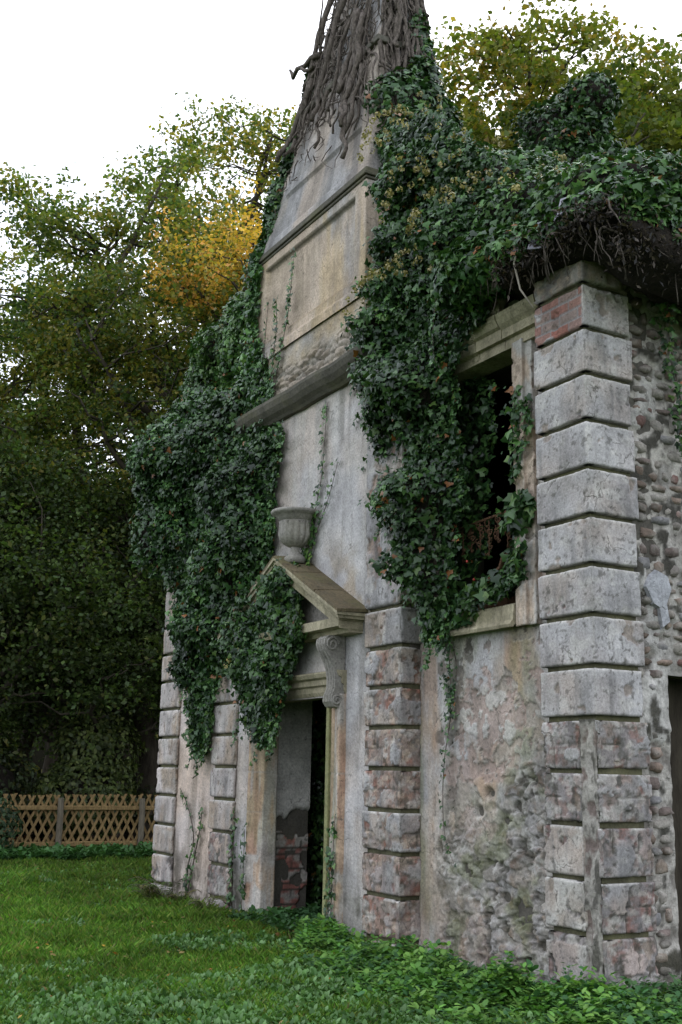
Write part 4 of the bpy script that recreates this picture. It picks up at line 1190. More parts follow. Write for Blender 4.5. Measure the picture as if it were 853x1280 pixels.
MB().tube([(-2.35, 0.22, 3.22), (-1.9, 0.2, 3.27), (-1.6, 0.17, 3.36), (-1.25, 0.12, 3.50), (-1.16, 0.08, 3.56)], [0.02, 0.022, 0.02, 0.022, 0.026], 6).build('stem', M_RUST, iv)
hips = MB()
for (x, y, z) in ((-2.2, 0.1, 3.5), (-1.95, 0.08, 3.56), (-1.75, 0.1, 3.62), (-1.6, 0.07, 3.42), (-2.05, 0.08, 3.4)):
    V = [(x + v[0] * 0.012, y + v[1] * 0.012, z + v[2] * 0.015) for v in IV]; hips.add(V, IFc.tolist())
hm, hn, hb = new_mat('red_berry'); hb.inputs['Base Color'].default_value = (0.35, 0.03, 0.02, 1); hb.inputs['Roughness'].default_value = 0.35
hips.build('berries', hm, iv, True)['kind'] = 'stuff'
unworld(iv)

# --- great ivy on the left bay
iv = empty('ivy', 'broad dark ivy smothering the left bay, its tongues hanging towards the lawn', 'ivy', loc=(-8.3, 0.0, -0.1))
LP = [(-5.70, 5.95), (-5.80, 5.26), (-5.80, 4.5), (-6.19, 3.85), (-6.69, 3.60), (-6.70, 3.27), (-7.05, 2.89), (-7.40, 2.80), (-7.50, 2.2), (-7.66, 1.86), (-7.88, 1.96), (-8.10, 2.74), (-8.58, 2.88), (-8.86, 3.9), (-9.2, 4.5), (-9.6, 5.2), (-10.2, 6.1), (-10.5, 7.0), (-9.55, 7.29), (-8.88, 7.37), (-8.2, 7.2), (-7.2, 6.9), (-6.6, 6.4)]
ivy_wall(iv, LP, 0.0, 0.70, 38000, 0.075, seed=41, lump=1.1, d0=0.8, ragged=0.2)
ivy_wall(iv, [(-8.35, 3.4), (-7.5, 3.4), (-7.55, 2.75), (-7.7, 2.3), (-7.66, 1.86), (-7.95, 1.86), (-8.15, 2.6)], -0.02, 0.30, 3600, 0.078, 42, ragged=0.14)
lb = [(-9.6, 0.7, 5.9, 1.3, 1.1, 1.0), (-8.6, 0.6, 6.6, 1.3, 1.0, 0.8), (-9.5, 0.3, 5.3, 0.6, 0.8, 0.8), (-7.6, 0.5, 6.5, 0.9, 0.8, 0.6), (-9.3, 1.8, 6.2, 1.3, 1.2, 1.0)]
blob_leaves(iv, lb, 25000, 0.08, IVL, IVF, M_IVY, lambda n: ivcol(n, 0.05, 1.25, seed=3), seed=43, core=0.86, rough=0.35)
unworld(iv)

# --- bush-like ivy head left of the stack
iv = empty('ivy', 'rounded ivy bush crowning the broken left wall beside the stack', 'ivy', loc=(-8.2, 0.9, 6.0))
lb = [(-8.4, 0.9, 8.15, 1.15, 0.9, 0.75), (-9.4, 1.0, 7.75, 0.85, 0.8, 0.75), (-7.5, 0.8, 8.2, 0.75, 0.7, 0.6), (-8.5, 1.1, 7.0, 1.2, 0.8, 0.9)]
blob_leaves(iv, lb, 30000, 0.072, IVL, IVF, M_IVY, lambda n: ivcol(n, 0.22, 1.25, pal=[(0.05, 0.11, 0.025), (0.035, 0.085, 0.022), (0.07, 0.13, 0.03), (0.025, 0.06, 0.018)], seed=4), seed=45, core=0.84, rough=0.35)
flowers(iv, lb[:2], 60, 6, 0.04)
unworld(iv)

# --- ivy up the left arris of the stack
iv = empty('ivy', 'narrow ivy column climbing the left arris of the tall stack', 'ivy', loc=(-6.7, 0.0, 6.4))
ivy_wall(iv, [(-6.72, 8.9), (-6.55, 8.6), (-6.55, 7.7), (-6.35, 7.2), (-6.15, 6.9), (-5.95, 6.48), (-7.0, 6.42), (-7.1, 6.9), (-6.85, 7.76), (-6.9, 8.7)], 0.04, 0.16, 3600, 0.068, 51, ragged=0.12, bright=0.12, mul=1.25, core=False)
lb = [(-6.78 + 0.172 * i, 0.22 + 0.175 * i, 8.5 + 0.95 * i, 0.20 + 0.03 * (i % 2), 0.26, 0.62) for i in range(4)]
blob_leaves(iv, lb, 7500, 0.085, IVL, IVF, M_IVY, lambda n: ivcol(n, 0.05, 1.1, seed=5), seed=52, rough=0.5, core=0.5)
unworld(iv)

# --- ivy on the pediment and door head
iv = empty('ivy', 'ivy tumbling over the left half of the doorway pediment and lintel', 'ivy', loc=(-5.8, -0.3, 3.0))
ivy_wall(iv, [(-4.93, 4.10), (-4.80, 3.95), (-4.72, 3.6), (-4.75, 3.3), (-4.62, 3.17), (-4.72, 3.05), (-4.95, 2.75), (-5.17, 2.3), (-5.35, 1.93), (-5.63, 1.85), (-5.96, 2.08), (-6.25, 2.2), (-6.45, 2.95), (-6.57, 3.37), (-6.09, 3.62), (-5.41, 3.98)], -0.12, 0.30, 7800, 0.070, seed=61, ragged=0.13, d0=0.3, bright=0.08)
ivy_wall(iv, [(-4.92, 3.36), (-4.60, 3.38), (-4.40, 3.28), (-4.42, 3.12), (-4.7, 3.08), (-4.95, 3.14)], -0.25, 0.12, 260, 0.075, 63, ragged=0.08, core=False, bright=0.2, mul=1.4)
ivy_wall(iv, [(-6.72, 3.2), (-6.5, 3.56), (-6.0, 3.82), (-5.75, 3.84), (-5.9, 3.5), (-6.3, 3.1)], -0.33, 0.08, 380, 0.07, 64, ragged=0.14, core=False)
flowers(iv, [(-5.9, -0.2, 2.75, 0.4, 0.3, 0.35)], 14, 9, 0.04)
unworld(iv)

# --- thin strands (each a plant trail of its own)


def strand(pts, label, dens=38, size=0.06, seed=0, wid=0.04, bright=0.1, mul=1.2, thick=0.007, nrm=(0, -1, 0.25)):
    pts = [Vector(p) for p in pts]
    # smooth path
    fine = []
    for i in range(len(pts) - 1):
        for t in np.linspace(0, 1, 7)[:-1]:
            p0 = pts[max(i - 1, 0)]; p1 = pts[i]; p2 = pts[i + 1]; p3 = pts[min(i + 2, len(pts) - 1)]
            fine.append(0.5 * ((2 * p1) + (-p0 + p2) * t + (2 * p0 - 5 * p1 + 4 * p2 - p3) * t * t + (-p0 + 3 * p1 - 3 * p2 + p3) * t ** 3))
    fine.append(pts[-1])
    r = np.random.default_rng(seed + 100)
    t = empty('ivy_strand', label, 'ivy', 'thin ivy strands on the plaster', loc=tuple(fine[0]))
    MB().tube(fine, [thick * (1 - 0.6 * i / len(fine)) for i in range(len(fine))], 5).build('stem', M_STEM, t)
    A = np.array([tuple(p) for p in fine]); seg = np.linalg.norm(np.diff(A, axis=0), axis=1); cum = np.concatenate([[0], np.cumsum(seg)])
    n = int(cum[-1] * dens); s = r.random(n) * cum[-1]
    P = np.stack([np.interp(s, cum, A[:, i]) for i in range(3)], 1) + r.normal(0, 1, (n, 3)) * (wid, 0.008, wid)
    P[:, 1] -= 0.02
    N = np.array(nrm) + r.normal(0, 0.35, (n, 3))
    T = np.stack([r.normal(0, 0.8, n), np.full(n, -0.2), r.normal(-0.7, 0.5, n)], 1)
    leaves('foliage', P, N, T, size * r.uniform(0.6, 1.2, n), ivcol(n, bright, mul, seed=seed), IVL, IVF, M_IVY, t)
    unworld(t)


strand([(-4.97, 0.02, 4.0), (-4.85, 0.02, 4.3), (-4.72, 0.02, 4.7), (-4.58, 0.02, 5.1), (-4.55, 0.03, 5.5), (-4.5, 0.03, 6.0)], 'long ivy strand rising from behind the urn to the dark cornice', 45, 0.062, 1)
strand([(-4.9, 0.02, 4.0), (-4.72, 0.02, 4.35), (-4.55, 0.03, 4.6), (-4.38, 0.03, 4.85), (-4.2, 0.03, 5.2)], 'shorter ivy strand slanting up to the right behind the urn', 50, 0.045, 2)
strand([(-4.88, 0.0, 3.98), (-4.93, 0.0, 4.2), (-4.8, 0.0, 4.4), (-4.75, 0.0, 4.6)], 'leafy ivy clump close against the right of the urn', 170, 0.075, 3, wid=0.085, bright=0.3, mul=1.6)
strand([(-6.02, 0.02, 4.3), (-5.95, 0.02, 4.9), (-5.82, 0.02, 5.4), (-5.72, 0.02, 5.95)], 'ivy strand edging the left ivy mass below the cornice', 130, 0.07, 4, wid=0.07, mul=1.5)
strand([(-5.95, 0.0, 6.5), (-5.8, 0.0, 7.0), (-5.62, 0.01, 7.5), (-5.55, 0.02, 8.0), (-5.52, 0.03, 8.45)], 'tallest ivy strand climbing the attic panel', 60, 0.06, 5, wid=0.035, mul=1.5)
strand([(-6.05, 0.0, 6.5), (-6.0, 0.0, 7.0), (-5.92, 0.0, 7.5), (-5.98, 0.01, 7.9)], 'middle ivy strand beside the left edge of the attic panel', 80, 0.062, 6, wid=0.045, mul=1.5)
strand([(-6.3, 0.0, 6.9), (-6.27, 0.0, 7.4), (-6.22, 0.01, 7.95)], 'leftmost ivy strand on the attic, near its corner', 40, 0.05, 7, mul=1.3)
strand([(-2.12, 0.10, 3.05), (-2.08, 0.2, 2.7), (-2.10, 0.2, 2.4), (-2.20, 0.21, 2.1), (-2.30, 0.21, 1.7), (-2.32, 0.21, 1.3), (-2.26, 0.2, 1.0), (-2.12, 0.2, 0.78)], 'ivy strand dangling from the window sill down the peeling plaster', 34, 0.045, 8, wid=0.03, mul=1.0)
strand([(-2.16, 0.10, 3.1), (-2.15, 0.17, 2.7), (-2.17, 0.2, 2.35), (-2.19, 0.2, 2.1)], 'short thick ivy strand just under the window sill', 150, 0.048, 9, wid=0.05, mul=1.0)
strand([(-1.62, -0.35, 6.2), (-1.60, -0.40, 5.9), (-1.62, -0.38, 5.6), (-1.55, -0.36, 5.45)], 'pale ivy strand hanging free from the mass in front of the lintel', 60, 0.05, 10, wid=0.015, mul=1.6)
strand([(-8.25, 0.04, -0.1), (-8.2, 0.03, 0.3), (-8.05, 0.03, 0.7), (-8.3, 0.03, 1.1), (-8.6, 0.02, 1.35)], 'young ivy strand branching left at the foot of the left wall', 26, 0.07, 11, wid=0.03, mul=1.2, thick=0.012)
strand([(-8.2, 0.03, -0.1), (-8.0, 0.03, 0.4), (-7.85, 0.03, 0.8), (-7.78, 0.03, 1.1)], 'young ivy strand leaning right at the foot of the left wall', 40, 0.07, 12, wid=0.04, mul=1.2, thick=0.012)
strand([(-6.72, 0.02, -0.15), (-6.70, 0.0, 0.3), (-6.71, 0.02, 0.7), (-6.68, 0.02, 1.1)], 'ivy strand beside the pilaster left of the door', 60, 0.07, 13, wid=0.05, mul=1.0)
strand([(-6.25, -0.05, -0.2), (-6.24, -0.05, 0.3), (-6.26, -0.04, 0.9)], 'ivy strand at the foot of the left door moulding', 55, 0.07, 14, wid=0.04, mul=1.0)
strand([(-4.0, -0.06, -0.15), (-4.02, -0.05, 0.3), (-4.0, -0.05, 0.8), (-3.97, -0.05, 1.15)], 'ivy strand climbing the right door moulding', 75, 0.06, 15, wid=0.045, mul=0.9)
strand([(-4.18, -0.02, -0.15), (-4.15, 0.0, 0.4), (-4.19, 0.0, 0.8)], 'ivy strand close to the green architrave edge', 60, 0.055, 16, wid=0.04, mul=0.9)
strand([(0.25, 0.9, 5.9), (0.15, 0.95, 5.6), (0.12, 1.05, 5.2), (0.12, 1.12, 4.8), (0.10, 1.15, 4.4)], 'bluish ivy strand hanging down the rubble side wall', 110, 0.06, 17, wid=0.06, mul=1.3, nrm=(1, -0.3, 0.2))

# --- ivy inside the doorway
iv = empty('ivy', 'dark ivy curtain hanging inside the doorway', 'ivy', loc=(-4.6, 0.7, -0.1))
ivy_wall(iv, [(-7.7, 2.5), (-6.25, 2.5), (-6.2, 0.9), (-6.35, -0.1), (-7.7, -0.1)], 1.1, 0.25, 2600, 0.08, 72, ragged=0.2, mul=0.8, core=True)
ivy_wall(iv, [(-5.75, 2.5), (-4.3, 2.5), (-4.3, 0.3), (-4.45, -0.1), (-5.0, 0.0), (-5.15, 1.0), (-5.25, 1.8), (-5.55, 2.2)], 0.95, 0.2, 4200, 0.08, 71, ragged=0.2, mul=0.8, core=True)
unworld(iv)

# ================================================================= DEAD IVY STEMS ON THE CHIMNEY
dead = empty('dead_ivy', 'tangle of thick dead grey ivy stems gripping the chimney head', 'dead ivy', loc=(-5.2, 0.3, 12.0))
rs = random.Random(5)


def stack_s(z): return 0.98 * (max(z, 8.79) - 8.79) / 5.41


def onface(face, a, z, off):
    """a in 0..1 across the face"""
    s = stack_s(z)
    x0, x1 = -6.66 + s, -3.74 - s; y0 = 0.09 + s; y1 = 1.4 - 0.3 * s
    if face == 0: return (x0 + a * (x1 - x0), y0 - off, z)
    if face == 1: return (x1 + off, y0 + a * (y1 - y0), z)
    return (x0 - off, y0 + a * (y1 - y0), z)


def stem(face, a, z0, z1, rad, wig=0.05):
    n = max(8, int((z0 - z1) / 0.12)); pts = []; rr = []
    wf = rs.uniform(3, 9); ph = rs.uniform(0, 6); ph2 = rs.uniform(0, 6); drift = rs.gauss(0, .13); off = rs.uniform(0.0, 0.05) if rs.random() < .7 or a < .12 else rs.uniform(.04, .10)
    for i in range(n + 1):
        t = i / n
        aa = a + drift * t + wig * math.sin(ph + t * wf) * 0.6 + 0.02 * math.sin(ph2 + t * wf * 3.7) + rs.uniform(-.006, .006)
        oo = off + rad + 0.03 * math.sin(ph2 + t * 9) * (1 + (t > 0.9)) + (0.05 if t > 0.93 else 0)
        pts.append(onface(face, min(max(aa, -0.012), 1.012), z0 + (z1 - z0) * t, max(oo, rad * 0.6)))
        kn = 1 + 0.25 * math.sin(ph + t * 31) * (rs.random() < 0.6)
        rr.append(rad * (1 - 0.35 * t) * kn)
    MB().tube(pts, rr, 6).build('stem', M_STEM, dead, True)


for i in range(34):
    a = rs.choice([rs.random(), rs.gauss(.40, .05), rs.gauss(.86, .07), rs.gauss(.86, .07), rs.gauss(.04, .03)])
    a = min(max(0.02 + 0.95 * a, 0.01), 0.98)
    lowest = 9.75 + 0.9 * abs(a - 0.45) * (a < .45) + (0.6 if 0.5 < a < 0.7 else 0) + rs.uniform(0, 1.5)
    if a > 0.8: lowest = rs.uniform(8.95, 10.2)
    z0 = rs.uniform(11.6, 13.9) if i % 3 else rs.uniform(10.8, 12.0)
    stem(0, a, z0, min(lowest, z0 - 0.9), rs.choice([0.012, 0.016, 0.022, 0.032, 0.045, 0.055]))
for i in range(54):
    a = rs.random(); z0 = rs.uniform(10.8, 13.9)
    stem(1, a, z0, max(9.6, z0 - rs.uniform(1.0, 3.2)), rs.choice([0.014, 0.02, 0.028, 0.036]), wig=0.12)
# fine crossing roots
for i in range(85):
    f = rs.choice([0, 1, 1]); z = rs.uniform(9.7, 13.5); a = rs.random() * 0.8; n = 8
    da = rs.uniform(-.4, .4); dz = rs.uniform(-.7, .3)
    MB().tube([onface(f, min(max(a + da * j / n + rs.uniform(-.015, .015), 0), 1), z + dz * j / n + rs.uniform(-.03, .03), 0.05 + rs.uniform(0, .05)) for j in range(n + 1)], [0.013 * (1 - 0.5 * j / n) for j in range(n + 1)], 5).build('root', M_STEM, dead, True)
r = np.random.default_rng(66); ftw = MB()
for i in range(560):
    f = rs.choice([0, 0, 1]); z = rs.uniform(9.5, 13.6); a = rs.random(); 
    if f == 0 and z < 10.3 + 0.8 * abs(a - .5) and rs.random() < .8: continue
    an = rs.gauss(1.57, 0.7); L0 = rs.uniform(.15, .5); o1 = rs.uniform(.01, .08)
    pts = []
    for j in range(5):
        an += rs.uniform(-.45, .45); a2 = a + math.cos(an) * L0 * j / 10; z2 = z - math.sin(an) * L0 * j / 4
        pts.append(onface(f, min(max(a2, 0), 1), z2, o1 + 0.04 * math.sin(j * 1.3 + i)))
    ftw.tube(pts, [0.009, 0.008, 0.007, 0.005, 0.003], 4)
ftw.build('fine_twigs', M_STEM, dead)['kind'] = 'stuff'
# the broken stub that sticks out to the left
for (p0, dirs, rd) in (((-5.95, 0.55, 11.85), [(-.18, -.02, .06), (-.2, 0, -.02), (-.16, -.05, .03), (-.14, 0, -.08), (-.06, 0, .14), (-.05, 0, .06)], 0.05),
                       ((-6.0, 0.5, 11.7), [(-.12, 0, -.02), (-.1, -.04, .04), (-.1, 0, .1)], 0.035),
                       ((-5.95, 0.5, 11.55), [(-.14, 0, -.02), (-.1, -.04, -.05), (-.05, 0, -.1)], 0.03),
                       ((-5.85, 0.5, 11.95), [(-.02, 0, .15), (.03, 0, .2), (.06, 0, .22), (.02, 0, .2)], 0.018),
                       ((-6.12, 0.5, 11.2), [(-.12, 0, .03), (-.08, -.04, -.05)], 0.045)):
    pts = [Vector(p0)]
    for d in dirs: pts.append(pts[-1] + Vector(d))
    MB().tube(pts, [rd * (1 - 0.1 * j) for j in range(len(pts))], 6).build('broken_stem', M_STEM, dead, True)
unworld(dead)
iv = empty('ivy', 'ivy clinging to the right flank of the chimney above the green cascade', 'ivy', loc=(-3.6, 1.0, 8.8))
lb = [(-3.95, 0.95, 9.9, 0.35, 0.7, 0.5), (-3.7, 0.9, 9.2, 0.5, 0.8, 0.5), (-4.2, 1.15, 10.9, 0.2, 0.2, 0.8), (-4.0, 1.1, 10.3, 0.25, 0.3, 0.5)]
blob_leaves(iv, lb, 5200, 0.085, IVL, IVF, M_IVY, lambda n: ivcol(n, 0.04, 1.1, seed=8), seed=53, rough=0.5, core=0.45)
unworld(iv)

# ================================================================= ROOF: debris ledge, canopy ivy, rear ivy stump
RF = MB()
nx, ny = 60, 44
xs = np.linspace(-3.6, 0.72, nx + 1); ys = np.linspace(-0.24, 4.4, ny + 1)
X, Y = np.meshgrid(xs, ys, indexing='ij')
ed = np.minimum(np.minimum(0.72 - X, Y + 0.24), 1.0)
edn = ed + 0.25 * (fbm2(X * 3, Y * 3, 3, 150) - 0.5)
Zt = 6.08 + 0.30 * sstep(0.0, 0.5, edn) + 0.25 * (fbm2(X * 2, Y * 2, 4, 151) - 0.5) + 0.9 * sstep(-0.6, -3.4, X)
Zb = 6.03 + 0.10 * (fbm2(X * 4, Y * 4, 3, 152) - 0.5) + 0.10 * sstep(0.25, 0.0, ed) - 0.32 * sstep(0.1, 0.35, X) * sstep(-0.1, 0.4, Y)
XX = X + 0.25 * (fbm2(X * 2 + 9, Y * 2.3, 4, 153) - 0.5) * sstep(0.8, 0.0, 0.72 - X)
YY = Y + 0.2 * (fbm2(X * 2.3, Y * 2 + 4, 4, 154) - 0.5) * sstep(0.5, 0.0, Y + 0.24) + 0.5 * sstep(-0.75, -1.2, X) * (Y < 0.2)
Vt = np.stack([XX, YY, Zt], -1).reshape(-1, 3); Vb = np.stack([XX, YY, Zb], -1).reshape(-1, 3)
W = ny + 1
I, J = np.meshgrid(np.arange(nx), np.arange(ny), indexing='ij')
Ft = np.stack([I * W + J, (I + 1) * W + J, (I + 1) * W + J + 1, I * W + J + 1], -1).reshape(-1, 4)
o_ = len(Vt); Fb = Ft[:, ::-1] + o_
ring = list(np.arange(nx + 1) * W) + list(nx * W + np.arange(1, W)) + list(np.arange(nx - 1, -1, -1) * W + ny) + list(np.arange(ny - 1, 0, -1))
ring = np.array(ring); a = np.arange(len(ring)); b_ = (a + 1) % len(ring)
Fr = np.stack([ring[a], o_ + ring[a], o_ + ring[b_], ring[b_]], -1)
np_mesh('roof_remains', np.concatenate([Vt, Vb]), np.concatenate([Ft, Fb, Fr]), M_LITTER, HOUSE, None, False)
MB().box(-9.4, -3.6, 0.5, 4.7, 6.08, 6.34).build('roof_remains', M_LITTER, HOUSE)
# wooden eaves board and broken slates
MB().box(0.12, 0.95, 0.9, 1.02, 6.02, 6.14, 0.01).build('roof_beam', M_BARK, HOUSE)
MB().box(0.12, 0.9, 2.2, 2.32, 6.02, 6.14, 0.01).build('roof_beam', M_BARK, HOUSE)
for (x, y, z, sx, sz, rx, rz) in ((0.20, -0.2, 6.44, .11, .09, 70, 20), (0.12, -0.28, 6.28, .14, .06, 40, -30), (-0.12, -0.28, 6.18, .09, .08, 60, 40), (0.0, -0.22, 6.36, .16, .05, 15, 10), (-0.5, -0.2, 6.34, .13, .06, 25, -20)):
    s_ = MB().box(-sx, sx, -sz, sz, -0.008, 0.008, 0, 0.006).build('slate', M_SLATE, HOUSE)
    s_.location = (x, y, z); s_.rotation_euler = (R(rx), R(rs.uniform(-15, 15)), R(rz))
# dangling dead roots off the roof edge
rt = empty('dangling_roots', 'dead roots and stems dangling from the ragged roof edge over the corner pier', 'dead ivy', loc=(0.2, -0.4, 6.3))
for i in range(110):
    if i % 3: x = rs.uniform(-0.9, 0.7); y = -0.24 + rs.uniform(-.05, .15)
    else: x = 0.70 + rs.uniform(-.12, .05); y = rs.uniform(-0.3, 2.4)
    L_ = rs.uniform(0.08, 0.30); z = rs.uniform(6.05, 6.3) - (0.25 if i % 3 == 0 else 0); n = 7
    dx, dy = rs.uniform(-.25, .25), rs.uniform(-.12, .05)
    MB().tube([(x + dx * (j / n) + rs.uniform(-.015, .015), y + dy * math.sin(j / n * 3) - 0.02, z + 0.08 * math.sin(j / n * PI) - L_ * (j / n) ** 1.5) for j in range(n + 1)], [rs.choice([0.006, 0.009, 0.013]) * (1 - 0.6 * j / n) for j in range(n + 1)], 4).build('root', M_STEM, rt, True)
MB().tube([(-0.1, -0.28, 6.30), (-0.3, -0.33, 6.29), (-0.42, -0.33, 6.1), (-0.40, -0.28, 5.85), (-0.30, -0.22, 5.65)], [0.012, 0.012, 0.01, 0.009, 0.007], 5).build('root', barkmat('pale_bare_shoot', (0.25, 0.21, 0.17), (0.45, 0.40, 0.34), 20.0), rt, True)
unworld(rt)

iv = empty('ivy', 'flowering ivy canopy with yellow umbels spread over the right-hand roof', 'ivy', loc=(-1.0, 1.0, 6.5))
cb_ = [(-0.2, 0.6, 6.62, 0.9, 0.7, 0.42), (0.35, 1.2, 6.52, 0.5, 0.9, 0.4), (-1.1, 0.6, 6.9, 0.9, 0.8, 0.5), (-2.2, 0.9, 7.5, 1.0, 0.9, 0.8), (-0.9, 1.6, 6.95, 1.1, 1.0, 0.5), (0.0, 2.2, 6.7, 1.0, 1.0, 0.45), (-2.75, 0.7, 8.1, 0.7, 0.7, 0.7), (0.2, 3.6, 6.7, 0.9, 1.2, 0.5), (-1.6, 2.8, 7.0, 1.5, 1.2, 0.6)]
blob_leaves(iv, cb_, 44000, 0.072, IVL, IVF, M_IVY, lambda n: ivcol(n, 0.14, 1.25, seed=9), seed=54, core=0.85, rough=0.45, jn=0.6)
flowers(iv, cb_, 420, 10, 0.045)
unworld(iv)
# dead debris heap at the very corner: earth, matted roots and dead leaves
_b = __import__('bmesh'); bm = _b.new(); _b.ops.create_icosphere(bm, subdivisions=5, radius=1.0)
DV = np.array([tuple(v.co) for v in bm.verts]); DF = np.array([[q.index for q in f.verts] for f in bm.faces]); bm.free()
for (c, rd, sd_) in (((0.22, 0.05, 6.20), (0.44, 0.32, 0.12), 1), ((0.40, 0.8, 6.0), (0.26, 0.75, 0.22), 2), ((0.4, 1.9, 5.9), (0.32, 0.9, 0.34), 4), ((-0.45, -0.10, 6.16), (0.5, 0.16, 0.11), 3)):
    q = 1 + 1.1 * (fbm3(DV * 2.0, 4, sd_) - 0.5) + 0.5 * (fbm3(DV * 9.0, 3, sd_) - 0.5)
    np_mesh('roof_debris', np.array(c) + DV * np.array(rd) * q[:, None], DF, M_LITTER, HOUSE, None, False)
r = np.random.default_rng(77); n = 7500
t_ = r.random(n); right = r.random(n) < 0.6
px_ = np.where(right, 0.66 + r.normal(0, .10, n), -0.75 + 1.5 * t_); py_ = np.where(right, -0.2 + 3.0 * t_, -0.24 + r.normal(0, .08, n)); pz_ = np.where(right, 5.98, 6.17) + r.normal(0, 1, n) * np.where(right, 0.13, 0.075)
tw = leaves('dead_litter', np.stack([px_, py_, pz_], 1), r.normal(size=(n, 3)), r.normal(size=(n, 3)) + (0, 0, -.5), 0.038 * r.uniform(.5, 1.8, n), np.array([(0.02, 0.015, 0.011), (0.04, 0.028, 0.02), (0.012, 0.01, 0.008), (0.09, 0.07, 0.055)])[r.integers(0, 4, n)], TRL * (0.6, 1.1, 1), IVF2, M_HERB, HOUSE)
iv = empty('ivy', 'ivy sprigs creeping over the ragged roof edge above the corner pier', 'ivy', loc=(0.2, -0.3, 6.5))
blob_leaves(iv, [(-0.6, -0.1, 6.34, 0.7, 0.22, 0.13), (0.25, 0.15, 6.40, 0.5, 0.4, 0.13), (0.55, 1.0, 6.24, 0.36, 1.0, 0.22), (0.62, 0.3, 6.2, 0.2, 0.4, 0.14), (-0.95, -0.15, 6.36, 0.6, 0.35, 0.25), (-0.1, -0.24, 6.24, 0.5, 0.14, 0.10), (0.45, -0.15, 6.26, 0.3, 0.2, 0.10), (0.68, 0.7, 6.12, 0.16, 0.5, 0.14), (-1.3, -0.2, 6.3, 0.5, 0.25, 0.22)], 7000, 0.08, IVL, IVF, M_IVY, lambda n: ivcol(n, 0.15, 1.4, seed=19), seed=58, rough=0.6)
unworld(iv)

iv = empty('ivy', 'dark conical ivy-clad rear stack standing behind the roof', 'ivy', loc=(-3.5, 3.3, 6.2))
rb_ = [(-3.2, 3.1, 9.75, 0.62, 0.62, 0.75), (-3.1, 3.1, 9.0, 0.85, 0.85, 1.0), (-3.4, 3.0, 8.2, 1.2, 1.1, 1.1), (-4.1, 2.9, 8.1, 1.0, 1.0, 0.8), (-2.7, 3.0, 7.5, 1.4, 1.1, 1.0)]
rb_ = [(b[0] - 0.35, b[1], b[2], b[3] * 1.15, b[4] * 1.1, b[5] * 1.08) for b in rb_]
rb_ += [(-3.05, 3.1, 10.35, 0.32, 0.3, 0.35), (-3.6, 2.9, 9.35, 0.4, 0.4, 0.45), (-2.5, 3.0, 8.9, 0.45, 0.4, 0.4), (-4.3, 2.8, 8.8, 0.4, 0.4, 0.4)]
blob_leaves(iv, rb_, 38000, 0.075, IVL, IVF, M_IVY, lambda n: ivcol(n, 0.03, 1.0, seed=12), seed=55, core=0.84, rough=0.5, nfreq=2.2, jn=0.7)
unworld(iv)

# ================================================================= FENCE
FX = -16.75
FN = empty('lattice_fence', 'low brown timber fence of crossed diagonal slats in front of the dark wood', 'fence', loc=(FX, 1.5, -0.15))
gz = -0.22
for py in (-6.37, -4.61, -2.85, -1.09, 0.67, 2.43, 4.19, 5.95, 7.71):
    MB().tube([(FX + 0.10, py, gz - 0.2), (FX + 0.10, py + 0.01, 0.6), (FX + 0.10, py, 1.00)], [0.066, 0.064, 0.06], 10).build('post', M_POST, FN)
    if py < 7:
        for zr, thk in ((0.80, 0.045), (0.08, 0.05)):
            MB().box(FX + 0.02, FX + 0.07, py + 0.05, py + 1.71, zr - thk, zr + thk, 0.012, 0.004).build('rail', M_FENCE, FN)
sm = {}


def slat(lean, dx):
    h0, h1 = -0.18, 1.07; dy = 0.62
    b = MB(); wv = 0.028
    y0, y1 = (-dy / 2, dy / 2) if lean > 0 else (dy / 2, -dy / 2)
    V = []
    for x in (-0.010, 0.010):
        V += [(x, y0 - wv, h0), (x, y0 + wv, h0), (x, y1 + wv, h1), (x, y1 - wv, h1)]
    b.add(V, [(3, 2, 1, 0), (4, 5, 6, 7), (0, 1, 5, 4), (1, 2, 6, 5), (2, 3, 7, 6), (3, 0, 4, 7)])
    return b


sA = slat(1, 0).build('slat', M_FENCE, FN); sB = slat(-1, 0).build('slat', M_FENCE, FN)
sA.location = (FX + 0.0, -6.3, 0); sB.location = (FX - 0.022, -6.3, 0)
for o0, dx in ((sA, 0.0), (sB, -0.022)):
    yy = -6.3 + 0.18
    while yy < 7.6:
        c = o0.copy(); COL.objects.link(c); c.parent = FN; c.location = (FX + dx, yy + random.uniform(-.012, .012), random.uniform(-.02, .02)); c.rotation_euler = (random.uniform(-.02, .02), 0, 0)
        yy += 0.18
unworld(FN)

# ================================================================= TREES


